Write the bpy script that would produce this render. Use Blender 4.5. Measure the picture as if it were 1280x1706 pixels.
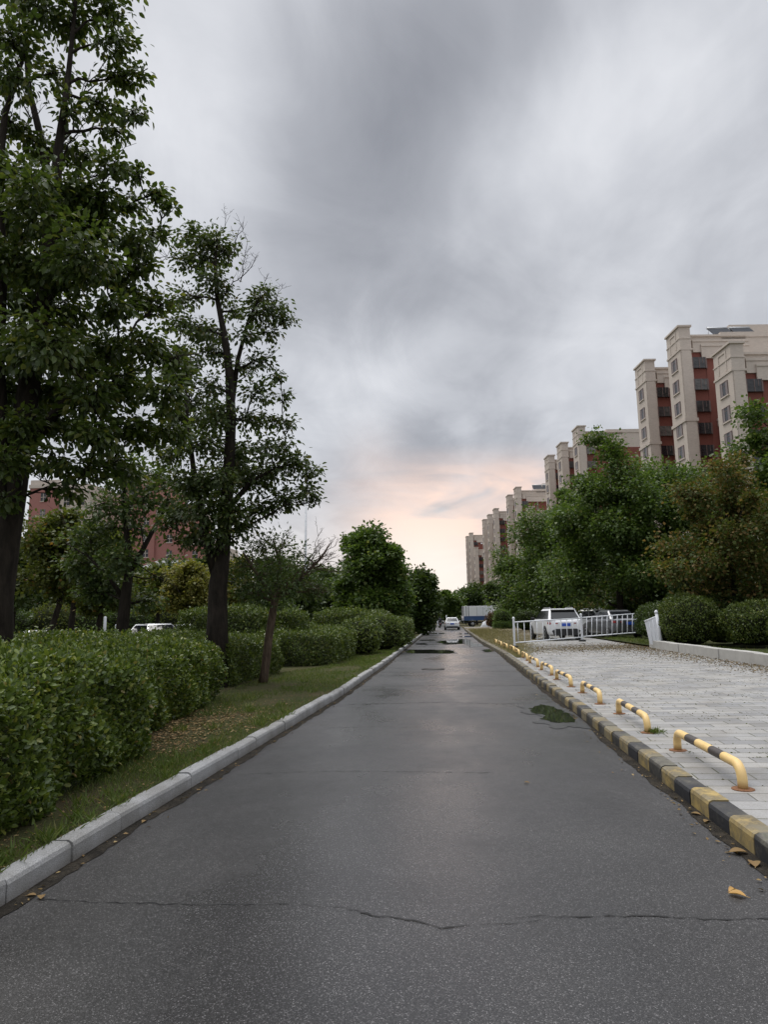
import bpy, math, random
import numpy as np
from mathutils import Vector, Matrix
R = math.radians
rng = np.random.default_rng(7); random.seed(7)
SC = bpy.context.scene; COL = SC.collection
for o in list(bpy.data.objects): bpy.data.objects.remove(o)

# ---------------------------------------------------------------- camera
F = 1160.0; CAMH = 1.5
_d = np.array([(757-640)/F, -(1028-853)/F, -1.0]); _d /= np.linalg.norm(_d)
_u = np.array([-math.sin(R(1.7)), math.cos(R(1.7)), 0]); _u -= _d*_u.dot(_d); _u /= np.linalg.norm(_u)
MC = np.array([np.cross(_d, _u), _d, _u])            # camera axes -> world (X right, Y along the road, Z up)
def ray(px, py): return MC @ np.array([(px-640)/F, -(py-853)/F, -1.0])
def G(px, py, z=0.0):                                  # point of the ground plane seen at a pixel of the photograph
    v = ray(px, py); t = (z-CAMH)/v[2]; return (v[0]*t, v[1]*t, z)
def P(px, py, Y):                                      # point at distance Y seen at a pixel
    v = ray(px, py); t = Y/v[1]; return (v[0]*t, Y, v[2]*t+CAMH)
cam = bpy.data.cameras.new('camera'); cam_o = bpy.data.objects.new('camera', cam); COL.objects.link(cam_o)
cam.sensor_fit = 'VERTICAL'; cam.sensor_height = 24; cam.lens = 24*F/1706; cam.clip_end = 3000; cam.clip_start = .05
m4 = Matrix.Identity(4)
for i in range(3):
    for j in range(3): m4[i][j] = MC[i][j]
m4.translation = (0, 0, CAMH); cam_o.matrix_world = m4; SC.camera = cam_o

# ---------------------------------------------------------------- node helpers
class NT:
    def __init__(s, tree): s.t = tree; s.t.nodes.clear()
    def n(s, typ, **kw):
        nd = s.t.nodes.new(typ)
        for k, v in kw.items(): setattr(nd, k, v)
        return nd
    def l(s, a, b): s.t.links.new(a, b)
    def put(s, sock, v):
        if isinstance(v, bpy.types.NodeSocket): s.l(v, sock)
        elif v is not None:
            if isinstance(v, (tuple, list)) and len(v) == 3 and sock.type == 'RGBA': v = (*v, 1)
            sock.default_value = v
    def math(s, op, a, b=None, c=None, clamp=False):
        nd = s.n('ShaderNodeMath', operation=op, use_clamp=clamp)
        for i, v in enumerate((a, b, c)): s.put(nd.inputs[i], v)
        return nd.outputs[0]
    def vmath(s, op, a, b=None):
        nd = s.n('ShaderNodeVectorMath', operation=op); s.put(nd.inputs[0], a); s.put(nd.inputs[1], b)
        return nd.outputs['Value'] if op in ('DOT_PRODUCT', 'LENGTH', 'DISTANCE') else nd.outputs[0]
    def mix(s, f, a, b, mode='MIX'):
        nd = s.n('ShaderNodeMix', data_type='RGBA', blend_type=mode)
        s.put(nd.inputs[0], f); s.put(nd.inputs[6], a); s.put(nd.inputs[7], b); return nd.outputs[2]
    def ramp(s, f, stops, interp='LINEAR'):
        nd = s.n('ShaderNodeValToRGB'); cr = nd.color_ramp; cr.interpolation = interp
        while len(cr.elements) < len(stops): cr.elements.new(.5)
        for e, (p, c) in zip(cr.elements, stops):
            e.position = p; e.color = (*c, 1) if isinstance(c, (tuple, list)) else (c, c, c, 1)
        s.put(nd.inputs[0], f); return nd.outputs[0]
    def noise(s, vec, scale, detail=3, rough=.5, dist=0, out=0):
        nd = s.n('ShaderNodeTexNoise'); s.put(nd.inputs['Vector'], vec); nd.inputs['Scale'].default_value = scale
        nd.inputs['Detail'].default_value = detail; nd.inputs['Roughness'].default_value = rough
        nd.inputs['Distortion'].default_value = dist; return nd.outputs[out]
    def mapping(s, vec, scale=(1,1,1), rot=(0,0,0), loc=(0,0,0)):
        nd = s.n('ShaderNodeMapping'); s.put(nd.inputs[0], vec)
        nd.inputs['Scale'].default_value = scale; nd.inputs['Rotation'].default_value = rot
        nd.inputs['Location'].default_value = loc; return nd.outputs[0]
    def obj(s): return s.n('ShaderNodeTexCoord').outputs['Object']
    def bump(s, h, strength=.3, dist=.01):
        nd = s.n('ShaderNodeBump'); s.put(nd.inputs['Height'], h)
        nd.inputs['Strength'].default_value = strength; nd.inputs['Distance'].default_value = dist; return nd.outputs[0]
    def pbr(s, col, rough=.6, normal=None, metal=0, spec=.5, **kw):
        b = s.n('ShaderNodeBsdfPrincipled'); s.put(b.inputs['Base Color'], col); s.put(b.inputs['Roughness'], rough)
        s.put(b.inputs['Metallic'], metal); s.put(b.inputs['Specular IOR Level'], spec)
        if normal is not None: s.put(b.inputs['Normal'], normal)
        return b.outputs[0]
    def out(s, sh): o = s.n('ShaderNodeOutputMaterial'); s.l(sh, o.inputs[0])

# ---------------------------------------------------------------- world: overcast evening sky
W = bpy.data.worlds.new('World'); SC.world = W; W.use_nodes = True
SUN_EL, SUN_ROT = R(64), R(-48)
def build_world():
    t = NT(W.node_tree)
    g = t.n('ShaderNodeTexCoord').outputs['Generated']
    d = t.vmath('NORMALIZE', g)
    sp = t.n('ShaderNodeSeparateXYZ'); t.l(d, sp.inputs[0]); x, y, z = sp.outputs
    zc = t.math('ADD', t.math('MAXIMUM', z, 0.0), .16)
    cx = t.n('ShaderNodeCombineXYZ'); t.l(t.math('DIVIDE', x, zc), cx.inputs[0]); t.l(t.math('DIVIDE', y, zc), cx.inputs[1])
    pv = t.mapping(cx.outputs[0], scale=(1.0, .62, 1), rot=(0, 0, R(-28)), loc=(2.1, .4, 0))
    n1 = t.noise(pv, 1.25, 5, .5, .5)
    n2 = t.noise(t.mapping(cx.outputs[0], scale=(1, .7, 1), rot=(0, 0, R(-20)), loc=(7, 3, 1)), 3.4, 7, .6, .9)
    n3 = t.noise(t.mapping(cx.outputs[0], scale=(1.3, .5, 1), rot=(0, 0, R(-34)), loc=(3, 8, 1)), 1.9, 4, .5, .4)
    v = t.math('ADD', t.math('MULTIPLY', t.math('SUBTRACT', n1, .5), .58), t.math('MULTIPLY', t.math('SUBTRACT', n2, .5), .36))
    v = t.math('ADD', v, t.math('MULTIPLY', t.math('SUBTRACT', n3, .5), .50))
    def blob(px, py, sig):
        r = ray(px, py); r = r/np.linalg.norm(r)
        q = t.math('SUBTRACT', t.vmath('DOT_PRODUCT', d, tuple(r)), 1.0)
        return t.math('EXPONENT', t.math('MULTIPLY', q, 1.0/sig**2))
    for px, py, sig, a in [(960, 40, .085, -.15), (830, 100, .09, -.15), (700, 190, .10, -.17), (590, 270, .10, -.16),
                           (500, 370, .10, -.12), (640, 110, .09, -.1), (1150, 300, .14, -.10), (560, 520, .12, -.14),
                           (420, 150, .10, .06), (930, 185, .07, .28), (1040, 110, .07, .12), (1180, 130, .08, .06), (820, 300, .09, .06),
                           (560, 640, .085, .24), (660, 640, .06, .14), (690, 735, .05, -.26), (600, 770, .05, -.09), (760, 690, .07, -.16), (900, 600, .13, .0),
                           (1000, 480, .12, .04), (800, 480, .08, -.06), (350, 60, .10, .10), (560, 10, .1, .06), (1000, 660, .08, .04)]:
        v = t.math('ADD', v, t.math('MULTIPLY', blob(px, py, sig), a*(1.12 if a < 0 else 1)))
    n4 = t.noise(t.mapping(cx.outputs[0], scale=(1, .55, 1), rot=(0, 0, R(-32)), loc=(1, 5, 2)), 2.3, 6, .55, .8)
    v = t.math('ADD', v, t.math('MULTIPLY', t.math('MULTIPLY_ADD', n4, 5, -2.0, clamp=True), .13))
    v = t.math('ADD', v, .468, clamp=True)
    base = t.ramp(v, [(0.0, (.245, .254, .282)), (.3, (.355, .366, .398)), (.55, (.505, .518, .552)), (.8, (.66, .67, .70)), (1.0, (.80, .805, .82))])
    # warm break in the cloud low over the end of the road
    el = t.math('SMOOTH_MIN', t.math('MULTIPLY', z, 6.0), 1.0, .2)
    low = t.math('SUBTRACT', 1.0, t.math('MULTIPLY', z, 5.2), clamp=True)
    low = t.math('POWER', low, 1.5)
    azr = ray(740, 1000); azr = azr/np.linalg.norm(azr)
    glow = t.math('EXPONENT', t.math('MULTIPLY', t.math('SUBTRACT', t.vmath('DOT_PRODUCT', d, tuple(azr)), 1.0), 7.0))
    base = t.mix(t.math('MULTIPLY', t.math('MULTIPLY', low, glow), .97, clamp=True), base, (.90, .80, .72))
    streak = t.noise(t.mapping(d, scale=(2.2, 2.2, 9), loc=(1, 0, .45)), 2.0, 4, .55, .6)
    st = t.math('MULTIPLY', t.math('MULTIPLY_ADD', streak, 3.2, -.75, clamp=True), t.math('ADD', blob(690, 845, .062), t.math('ADD', blob(790, 825, .05), blob(880, 805, .035))), clamp=True)
    st = t.math('MULTIPLY', st, t.math('MULTIPLY', t.math('SUBTRACT', .245, z), 14, clamp=True))
    base = t.mix(t.math('MULTIPLY', st, .85), base, (.95, .68, .55))
    base = t.mix(t.math('MULTIPLY', blob(620, 765, .03), .25), base, (.82, .68, .62))
    base = t.mix(t.math('MULTIPLY', t.math('ADD', blob(700, 930, .045), blob(750, 960, .05)), .32, clamp=True), base, (.97, .86, .77))
    # overcast brightens overhead; out of view it is boosted to add light from above
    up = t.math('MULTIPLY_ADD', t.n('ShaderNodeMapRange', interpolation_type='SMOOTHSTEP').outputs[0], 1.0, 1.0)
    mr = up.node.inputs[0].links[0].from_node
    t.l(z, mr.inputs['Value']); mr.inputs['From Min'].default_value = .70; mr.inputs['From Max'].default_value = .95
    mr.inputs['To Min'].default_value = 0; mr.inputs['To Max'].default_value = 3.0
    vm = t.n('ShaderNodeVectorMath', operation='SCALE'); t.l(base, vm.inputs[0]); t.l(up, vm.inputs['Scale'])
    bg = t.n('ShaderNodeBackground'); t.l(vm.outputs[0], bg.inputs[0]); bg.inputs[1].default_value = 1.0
    sky = t.n('ShaderNodeTexSky', sky_type='NISHITA'); sky.sun_disc = False; sky.sun_elevation = SUN_EL; sky.sun_rotation = SUN_ROT
    b2 = t.n('ShaderNodeBackground'); t.l(sky.outputs[0], b2.inputs[0]); b2.inputs[1].default_value = .06
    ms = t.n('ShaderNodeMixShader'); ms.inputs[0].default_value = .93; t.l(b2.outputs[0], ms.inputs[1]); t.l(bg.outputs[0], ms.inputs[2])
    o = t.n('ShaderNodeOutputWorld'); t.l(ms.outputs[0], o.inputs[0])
build_world()
sun = bpy.data.lights.new('sun', 'SUN'); sun.energy = 1.5; sun.angle = R(40); sun.color = (1, .95, .88)
sun_o = bpy.data.objects.new('sun', sun); COL.objects.link(sun_o)
_s = Vector((math.sin(SUN_ROT)*math.cos(SUN_EL), math.cos(SUN_ROT)*math.cos(SUN_EL), math.sin(SUN_EL)))
sun_o.rotation_euler = _s.to_track_quat('Z', 'Y').to_euler()
SC.view_settings.view_transform = 'Standard'; SC.view_settings.look = 'None'; SC.view_settings.exposure = .35; SC.view_settings.gamma = 1
SC.cycles.use_denoising = True
SC.cycles.max_bounces = 6; SC.cycles.transparent_max_bounces = 8

# ---------------------------------------------------------------- mesh helpers
class MB:
    def __init__(s): s.v = []; s.f = []; s.m = []; s.sm = []
    def add(s, vs, fs, mi=0, smooth=False, M=None):
        k = len(s.v)
        if M is not None: vs = [tuple(M @ Vector(p)) for p in vs]
        s.v += [tuple(p) for p in vs]
        for f in fs: s.f.append([i+k for i in f]); s.m.append(mi); s.sm.append(smooth)
    def box(s, c, d, mi=0, M=None, rz=0):
        x, y, z = d[0]/2, d[1]/2, d[2]/2; ca, sa = math.cos(rz), math.sin(rz)
        vs = [(c[0]+a*x*ca-b*y*sa, c[1]+a*x*sa+b*y*ca, c[2]+e*z) for a in (-1,1) for b in (-1,1) for e in (-1,1)]
        s.add(vs, [(0,1,3,2),(4,6,7,5),(0,4,5,1),(2,3,7,6),(0,2,6,4),(1,5,7,3)], mi, False, M)
    def bx(s, x0, x1, y0, y1, z0, z1, mi=0, M=None): s.box(((x0+x1)/2,(y0+y1)/2,(z0+z1)/2),(x1-x0,y1-y0,z1-z0),mi,M)
    def tube(s, pts, rad, n=8, mi=0, cap=True, M=None, mis=None):
        pts = [Vector(p) for p in pts]; k = len(pts)
        if not isinstance(rad, (list, tuple)): rad = [rad]*k
        vs = []; t0 = (pts[1]-pts[0]).normalized()
        a = t0.orthogonal().normalized()
        for i, p in enumerate(pts):
            t = (pts[min(i+1,k-1)]-pts[max(i-1,0)])
            t = t.normalized() if t.length > 1e-9 else t0
            a = (a-t*a.dot(t)); a = a.normalized() if a.length > 1e-6 else t.orthogonal().normalized()
            b = t.cross(a)
            for j in range(n):
                w = 2*math.pi*j/n; vs.append(p+(a*math.cos(w)+b*math.sin(w))*rad[i])
        for i in range(k-1):
            fs = [(i*n+j, i*n+(j+1)%n, (i+1)*n+(j+1)%n, (i+1)*n+j) for j in range(n)]
            s.f += [[q+len(s.v) for q in f] for f in fs]; s.m += [mis[i] if mis else mi]*n; s.sm += [True]*n
        base = len(s.v)
        if cap:
            s.f.append([base+j for j in range(n)][::-1]); s.f.append([base+(k-1)*n+j for j in range(n)]); s.m += [mis[0] if mis else mi, mis[-1] if mis else mi]; s.sm += [False, False]
        s.v += [tuple(M @ q) if M is not None else tuple(q) for q in vs]
    def lathe(s, prof, n=16, mi=0, M=None, smooth=True):
        vs = [(r*math.cos(2*math.pi*j/n), r*math.sin(2*math.pi*j/n), z) for r, z in prof for j in range(n)]
        fs = [(i*n+j, i*n+(j+1)%n, (i+1)*n+(j+1)%n, (i+1)*n+j) for i in range(len(prof)-1) for j in range(n)]
        fs.append(tuple(range(n))[::-1]); fs.append(tuple((len(prof)-1)*n+j for j in range(n)))
        s.add(vs, fs, mi, smooth, M)
    def prism(s, poly, z0, z1, mi=0, M=None):
        n = len(poly); vs = [(p[0],p[1],z0) for p in poly]+[(p[0],p[1],z1) for p in poly]
        s.add(vs, [tuple(range(n))[::-1], tuple(range(n,2*n))]+[(i,(i+1)%n,n+(i+1)%n,n+i) for i in range(n)], mi, False, M)
    def build(s, name, mats, parent=None, bevel=0, sub=0):
        me = bpy.data.meshes.new(name); me.from_pydata(s.v, [], s.f)
        for m in (mats if isinstance(mats, (list, tuple)) else [mats]): me.materials.append(m)
        me.polygons.foreach_set('material_index', s.m); me.polygons.foreach_set('use_smooth', s.sm); me.update()
        o = bpy.data.objects.new(name, me); COL.objects.link(o)
        if parent: o.parent = parent
        if bevel: b = o.modifiers.new('bevel', 'BEVEL'); b.width = bevel; b.segments = 2; b.limit_method = 'ANGLE'
        if sub: b = o.modifiers.new('sub', 'SUBSURF'); b.levels = sub; b.render_levels = sub
        return o
def np_mesh(name, V, Fq, mats, parent=None, mi=None):
    me = bpy.data.meshes.new(name); k = Fq.shape[1]
    me.vertices.add(len(V)); me.vertices.foreach_set('co', V.astype(np.float32).ravel())
    me.loops.add(Fq.size); me.loops.foreach_set('vertex_index', Fq.astype(np.int32).ravel())
    me.polygons.add(len(Fq)); me.polygons.foreach_set('loop_start', np.arange(0, Fq.size, k, dtype=np.int32))
    me.polygons.foreach_set('loop_total', np.full(len(Fq), k, dtype=np.int32))
    for m in (mats if isinstance(mats, (list, tuple)) else [mats]): me.materials.append(m)
    if mi is not None: me.polygons.foreach_set('material_index', mi.astype(np.int32))
    me.update(calc_edges=True); me.validate()
    o = bpy.data.objects.new(name, me); COL.objects.link(o)
    if parent: o.parent = parent
    return o
L6 = np.array([(0,0,0),(.3,.27,.07),(.68,.23,.05),(1,0,-.1),(.68,-.23,.05),(.3,-.27,.07)]); F6 = np.array([(0,3,2,1),(0,5,4,3)])
L4 = np.array([(0,0,0),(.45,.27,.05),(1,0,-.07),(.45,-.27,.05)]); F4 = np.array([(0,3,2,1)])
L4W = np.array([(0,0,0),(.45,.42,.08),(1,0,-.1),(.45,-.42,.08)])
LN = np.array([(0,0,0),(.45,.045,.03),(1,0,-.10),(.45,-.045,.03)])
L6W = np.array([(0,0,0),(.22,.36,.10),(.62,.33,.06),(1.05,0,-.16),(.62,-.33,.06),(.22,-.36,.10)])
def unit(a): return a/np.maximum(np.linalg.norm(a, axis=1, keepdims=True), 1e-9)
def leaf_geo(Pn, D, N, S, tmpl, fc):
    D = unit(D); N = unit(N-D*np.sum(N*D, 1, keepdims=True)); Sd = np.cross(N, D)
    V = Pn[:,None,:]+S[:,None,None]*(tmpl[None,:,0,None]*D[:,None,:]+tmpl[None,:,1,None]*Sd[:,None,:]+tmpl[None,:,2,None]*N[:,None,:])
    Fq = (np.arange(len(Pn))[:,None,None]*len(tmpl)+fc[None]).reshape(-1, fc.shape[1])
    return V.reshape(-1,3), Fq
def leaves(name, Pn, D, N, S, mats, parent=None, kind=6, mi=None):
    tm, fc = {6:(L6,F6), 4:(L4,F4), 40:(L4W,F4), 60:(L6W,F6), 1:(LN,F4)}[kind]
    V, Fq = leaf_geo(Pn, D, N, S, tm, fc)
    if mi is not None: mi = np.repeat(mi, len(fc))
    return np_mesh(name, V, Fq, mats, parent, mi)
def rnd(n): return unit(rng.normal(size=(n,3)))

def tag(o, label=None, cat=None, group=None, kind=None):
    if label: o['label'] = label
    if cat: o['category'] = cat
    if group: o['group'] = group
    if kind: o['kind'] = kind
    return o
def thing(name, label, cat, loc=(0,0,0), rz=0, group=None):
    o = bpy.data.objects.new(name, None); COL.objects.link(o); o.location = loc; o.rotation_euler = (0,0,rz); o.empty_display_size = .2
    return tag(o, label, cat, group)
def struct(o): o['kind'] = 'structure'; return o
def dup(root, loc, rz=0, label=None, group=None, scale=None):
    def cp(o, par):
        c = o.copy(); COL.objects.link(c)
        if par: c.parent = par
        for ch in [q for q in bpy.data.objects if q.parent == o]: cp(ch, c)
        return c
    r = cp(root, None); r.location = loc; r.rotation_euler = (0,0,rz)
    if scale: r.scale = scale if isinstance(scale, tuple) else (scale,)*3
    if label: r['label'] = label
    if group: r['group'] = group
    return r

# ---------------------------------------------------------------- materials
def M(name):
    m = bpy.data.materials.new(name); m.use_nodes = True; return m, NT(m.node_tree)
def plain(name, col, rough=.5, metal=0, var=.15, scale=8, bump=0, spec=.5):
    m, t = M(name); o = t.obj(); n = t.noise(o, scale, 4, .6)
    c = t.mix(n, tuple(x*(1-var) for x in col), tuple(min(1, x*(1+var)) for x in col))
    t.out(t.pbr(c, rough, t.bump(n, bump) if bump else None, metal, spec)); return m
def foliage(name, stops, trans=.3, rough=.45, spec=.35, tcol=1.6):
    m, t = M(name); g = t.n('ShaderNodeNewGeometry').outputs['Random Per Island']
    c = t.ramp(g, stops)
    c2 = t.mix(t.noise(t.obj(), 1.3, 2), c, t.mix(.45, c, (.10, .13, .02)))
    b = t.pbr(c2, rough, spec=spec)
    tr = t.n('ShaderNodeBsdfTranslucent'); t.l(t.mix(1.0, c2, (tcol, tcol, tcol*.6), 'MULTIPLY'), tr.inputs[0])
    ms = t.n('ShaderNodeMixShader'); ms.inputs[0].default_value = trans; t.l(b, ms.inputs[1]); t.l(tr.outputs[0], ms.inputs[2])
    t.out(ms.outputs[0]); return m
def bark(name, a, b, sc=6):
    m, t = M(name); o = t.mapping(t.obj(), scale=(1, 1, .22)); n = t.noise(o, sc*2, 6, .65, .6)
    c = t.ramp(n, [(.3, a), (.7, b)]); t.out(t.pbr(c, .9, t.bump(n, .9, .04), spec=.15)); return m

mat = {}
def asphalt():
    m, t = M('asphalt'); o = t.obj()
    vo = t.n('ShaderNodeTexVoronoi'); t.l(o, vo.inputs['Vector']); vo.inputs['Scale'].default_value = 210
    sepc = t.n('ShaderNodeSeparateColor'); t.l(vo.outputs['Color'], sepc.inputs[0])
    grain = t.ramp(sepc.outputs[0], [(0, .017), (.5, .028), (.82, .045), (.95, .09), (1, .18)])
    big = t.noise(o, .55, 5, .6, .3)
    wet = t.noise(t.mapping(o, scale=(1, .45, 1), loc=(3, 1, 0)), .5, 4, .55)
    c = t.mix(t.math('MULTIPLY_ADD', big, 2.6, -.85, clamp=True), t.mix(1.0, grain, (.74, .71, .72), 'MULTIPLY'), t.mix(1.0, grain, (1.25, 1.21, 1.20), 'MULTIPLY'))
    pat = t.noise(t.mapping(o, loc=(9, 4, 0)), 1.7, 5, .65)
    c = t.mix(t.math('MULTIPLY_ADD', pat, 6, -3.9, clamp=True), c, t.mix(1.0, c, (.6, .58, .58), 'MULTIPLY'))
    sx = t.n('ShaderNodeSeparateXYZ'); t.l(o, sx.inputs[0])
    side = t.math('MULTIPLY', t.math('ABSOLUTE', t.math('ADD', sx.outputs[0], .25)), .11)
    wet = t.math('ADD', t.math('ADD', wet, side), t.math('MULTIPLY', t.math('SUBTRACT', pat, .5), .35))
    r = t.ramp(wet, [(.36, .17), (.50, .25), (.64, .38), (.85, .56)])
    wetfar = t.math('MULTIPLY', t.math('MULTIPLY_ADD', sx.outputs[1], .05, -.85, clamp=True), t.math('MULTIPLY_ADD', t.noise(t.mapping(o, scale=(1,.5,1), loc=(2,7,0)), .9, 4), 2.2, -.5, clamp=True))
    r = t.math('MULTIPLY', r, t.math('SUBTRACT', 1.0, t.math('MULTIPLY', wetfar, .12)))
    h = t.math('ADD', vo.outputs['Distance'], t.math('MULTIPLY', t.noise(o, 60, 3), .6))
    t.out(t.pbr(c, r, t.bump(h, .20, .003), spec=t.math('MULTIPLY_ADD', wetfar, .5, .5))); return m
mat['asphalt'] = asphalt()
def stone():
    m, t = M('kerb_granite'); o = t.obj()
    n = t.noise(o, 140, 2, .7); b = t.noise(o, 1.4, 5, .65)
    c = t.ramp(n, [(.3, .17), (.5, .30), (.7, .43)])
    c = t.mix(t.math('MULTIPLY_ADD', b, 3.0, -1.2, clamp=True), c, t.mix(1.0, c, (.46, .44, .38), 'MULTIPLY'))
    sp = t.n('ShaderNodeSeparateXYZ'); t.l(o, sp.inputs[0])
    dirt = t.math('MULTIPLY', t.math('SUBTRACT', 1.0, t.math('MULTIPLY', sp.outputs[2], 16), clamp=True), t.noise(o, 6, 4))
    c = t.mix(dirt, c, (.09, .075, .06))
    t.out(t.pbr(c, .8, t.bump(t.math('ADD', n, t.noise(o, 12, 4)), .35, .01))); return m
mat['kerb_granite'] = stone()
def kerb_paint(name, col, wear):
    m, t = M(name); o = t.obj()
    n = t.noise(o, 9, 6, .7, .4); b = t.noise(t.mapping(o, loc=(4,4,4)), 3.0, 5, .65)
    sp = t.n('ShaderNodeSeparateXYZ'); t.l(o, sp.inputs[0])
    far = t.math('MULTIPLY_ADD', sp.outputs[1], .075, -.55, clamp=True)       # the paint is worn off further down the road
    k = t.math('ADD', t.math('MULTIPLY_ADD', n, 3.2, -1.9+wear, clamp=True), far, clamp=True)
    k = t.math('ADD', k, t.math('MULTIPLY_ADD', t.n('ShaderNodeNewGeometry').outputs['Random Per Island'], .7, -.35), clamp=True)
    worn = t.ramp(b, [(.3, (.045, .042, .034)), (.5, (.11, .10, .075)), (.62, (.15, .14, .11)), (.75, (.07, .08, .035))])
    top = t.math('MULTIPLY_ADD', sp.outputs[2], 22, -2.2, clamp=True); k = t.math('ADD', k, t.math('MULTIPLY', top, t.math('MULTIPLY_ADD', b, 3.0, -1.1, clamp=True)), clamp=True)
    c = t.mix(t.math('MULTIPLY', k, .85), t.mix(b, col, tuple(x*.75 for x in col)), worn)
    t.out(t.pbr(c, .62, t.bump(n, .5, .012))); return m
mat['kerb_yellow'] = kerb_paint('kerb_yellow', (.44, .32, .115), .85)
mat['kerb_black'] = kerb_paint('kerb_black', (.020, .021, .026), .35)
def pavers():
    m, t = M('pavers'); o = t.obj()
    ro = t.mapping(o, rot=(0, 0, R(3.5)))
    br = t.n('ShaderNodeTexBrick'); t.l(ro, br.inputs['Vector'])
    br.offset = .5; br.inputs['Scale'].default_value = 1; br.inputs['Brick Width'].default_value = .46; br.inputs['Row Height'].default_value = .23
    br.inputs['Mortar Size'].default_value = .006; br.inputs['Mortar Smooth'].default_value = .15; br.inputs['Bias'].default_value = -.12
    br.inputs['Color1'].default_value = (.345, .338, .325, 1); br.inputs['Color2'].default_value = (.215, .218, .225, 1); br.inputs['Mortar'].default_value = (.11, .105, .09, 1)
    n = t.noise(o, 2.2, 6, .65); fine = t.noise(o, 70, 3, .7)
    c = t.mix(t.math('MULTIPLY_ADD', n, 3.2, -1.2, clamp=True), br.outputs['Color'], t.mix(1.0, br.outputs['Color'], (.74, .71, .66), 'MULTIPLY'))
    c = t.mix(1.0, c, t.ramp(fine, [(.3, .80), (.7, 1.1)]), 'MULTIPLY')
    moss = t.math('MULTIPLY', br.outputs['Fac'], t.math('MULTIPLY_ADD', t.noise(t.mapping(o, loc=(5,2,0)), 1.6, 4), 4, -1.6, clamp=True))
    c = t.mix(moss, c, (.055, .06, .02))
    h = t.math('ADD', t.math('MULTIPLY', br.outputs['Fac'], -1.0), t.math('MULTIPLY', fine, .15))
    t.out(t.pbr(c, .72, t.bump(h, .6, .012))); return m
mat['pavers'] = pavers()
def soil(name, a, b, c, sc=1.2):
    m, t = M(name); o = t.obj(); n = t.noise(o, sc, 7, .7, .4); f = t.noise(o, 40, 4, .7)
    col = t.ramp(n, [(.3, a), (.5, b), (.7, c)]); col = t.mix(1.0, col, t.ramp(f, [(.3, .55), (.7, 1.25)]), 'MULTIPLY')
    t.out(t.pbr(col, .95, t.bump(f, .9, .04), spec=.1)); return m
mat['verge'] = soil('verge_soil', (.040, .056, .016), (.065, .065, .028), (.10, .078, .046), 1.5)
mat['far_ground'] = soil('far_ground', (.05, .06, .02), (.09, .08, .045), (.13, .105, .07), .2)
mat['bed'] = soil('bed_soil', (.03, .045, .012), (.05, .06, .02), (.08, .065, .035), 1.0)
mat['dry'] = soil('dry_ground', (.085, .082, .045), (.16, .13, .085), (.36, .34, .31), .8)
def water():
    m, t = M('puddle_water'); o = t.obj()
    t.out(t.pbr((.018, .018, .017), .03, t.bump(t.noise(o, 5, 2), .02, .01), spec=.6)); return m
mat['water'] = water()
def damp():
    m, t = M('damp_asphalt'); o = t.obj()
    vo = t.n('ShaderNodeTexVoronoi'); t.l(o, vo.inputs['Vector']); vo.inputs['Scale'].default_value = 120
    t.out(t.pbr(t.ramp(vo.outputs['Distance'], [(0, .012), (.6, .035)]), .34, t.bump(vo.outputs['Distance'], .25, .005))); return m
mat['damp'] = damp()
mat['crack'] = plain('crack_bitumen', (.012, .012, .012), .8, bump=.4)
mat['grit'] = soil('gutter_grit', (.022, .020, .017), (.042, .037, .030), (.08, .066, .048), 4)
mat['white_paint'] = plain('white_paint', (.72, .74, .77), .4, var=.10, scale=5)
def bar_paint(name, a, b):
    m, t = M(name); o = t.obj(); n = t.noise(o, 26, 6, .7); q = t.noise(o, 5, 4, .6)
    c = t.mix(q, a, b); c = t.mix(t.math('MULTIPLY_ADD', n, 9, -5.9, clamp=True), c, (.16, .085, .045))
    sp = t.n('ShaderNodeSeparateXYZ'); t.l(o, sp.inputs[0])
    c = t.mix(t.math('MULTIPLY', t.math('SUBTRACT', 1.0, t.math('MULTIPLY', sp.outputs[2], 14), clamp=True), q), c, (.15, .10, .06))
    t.out(t.pbr(c, t.math('MULTIPLY_ADD', n, .4, .3), t.bump(n, .25, .004))); return m
mat['yellow_bar'] = bar_paint('yellow_bar', (.77, .56, .28), (.70, .47, .15))
mat['dark_bar'] = bar_paint('dark_bar', (.075, .062, .055), (.04, .035, .034))
mat['rust'] = plain('rusty_plate', (.20, .09, .04), .85, var=.5, scale=30)
mat['concrete'] = plain('concrete_wall', (.38, .37, .345), .85, var=.28, scale=3, bump=.4)
mat['rubber'] = plain('rubber', (.018, .018, .018), .8)
mat['alloy'] = plain('alloy', (.42, .43, .45), .35, .8)
mat['glass'] = plain('car_glass', (.010, .011, .013), .08, 0, .1, spec=.35)
mat['trim'] = plain('black_trim', (.02, .02, .022), .5)
mat['red_lamp'] = plain('red_lamp', (.30, .022, .02), .2, spec=.7)
mat['plate'] = plain('blue_plate', (.03, .10, .50), .4)
mat['silver_lamp'] = plain('clear_lamp', (.6, .62, .65), .12, .3)
def paint(name, c, metal=0):
    m, t = M(name); b = t.n('ShaderNodeBsdfPrincipled'); b.inputs['Base Color'].default_value = (*c, 1); b.inputs['Roughness'].default_value = .32
    b.inputs['Metallic'].default_value = metal; b.inputs['Coat Weight'].default_value = .8; b.inputs['Coat Roughness'].default_value = .06
    n = t.noise(t.obj(), 2.5, 4); t.l(t.mix(n, tuple(x*.9 for x in c), c), b.inputs['Base Color']); t.out(b.outputs[0]); return m
mat['car_white'] = paint('car_white', (.82, .83, .84)); mat['car_dark'] = paint('car_dark', (.15, .155, .165), .55); mat['car_silver'] = paint('car_silver', (.45, .46, .48), .5)
mat['truck_blue'] = paint('truck_blue', (.04, .085, .21))
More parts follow.
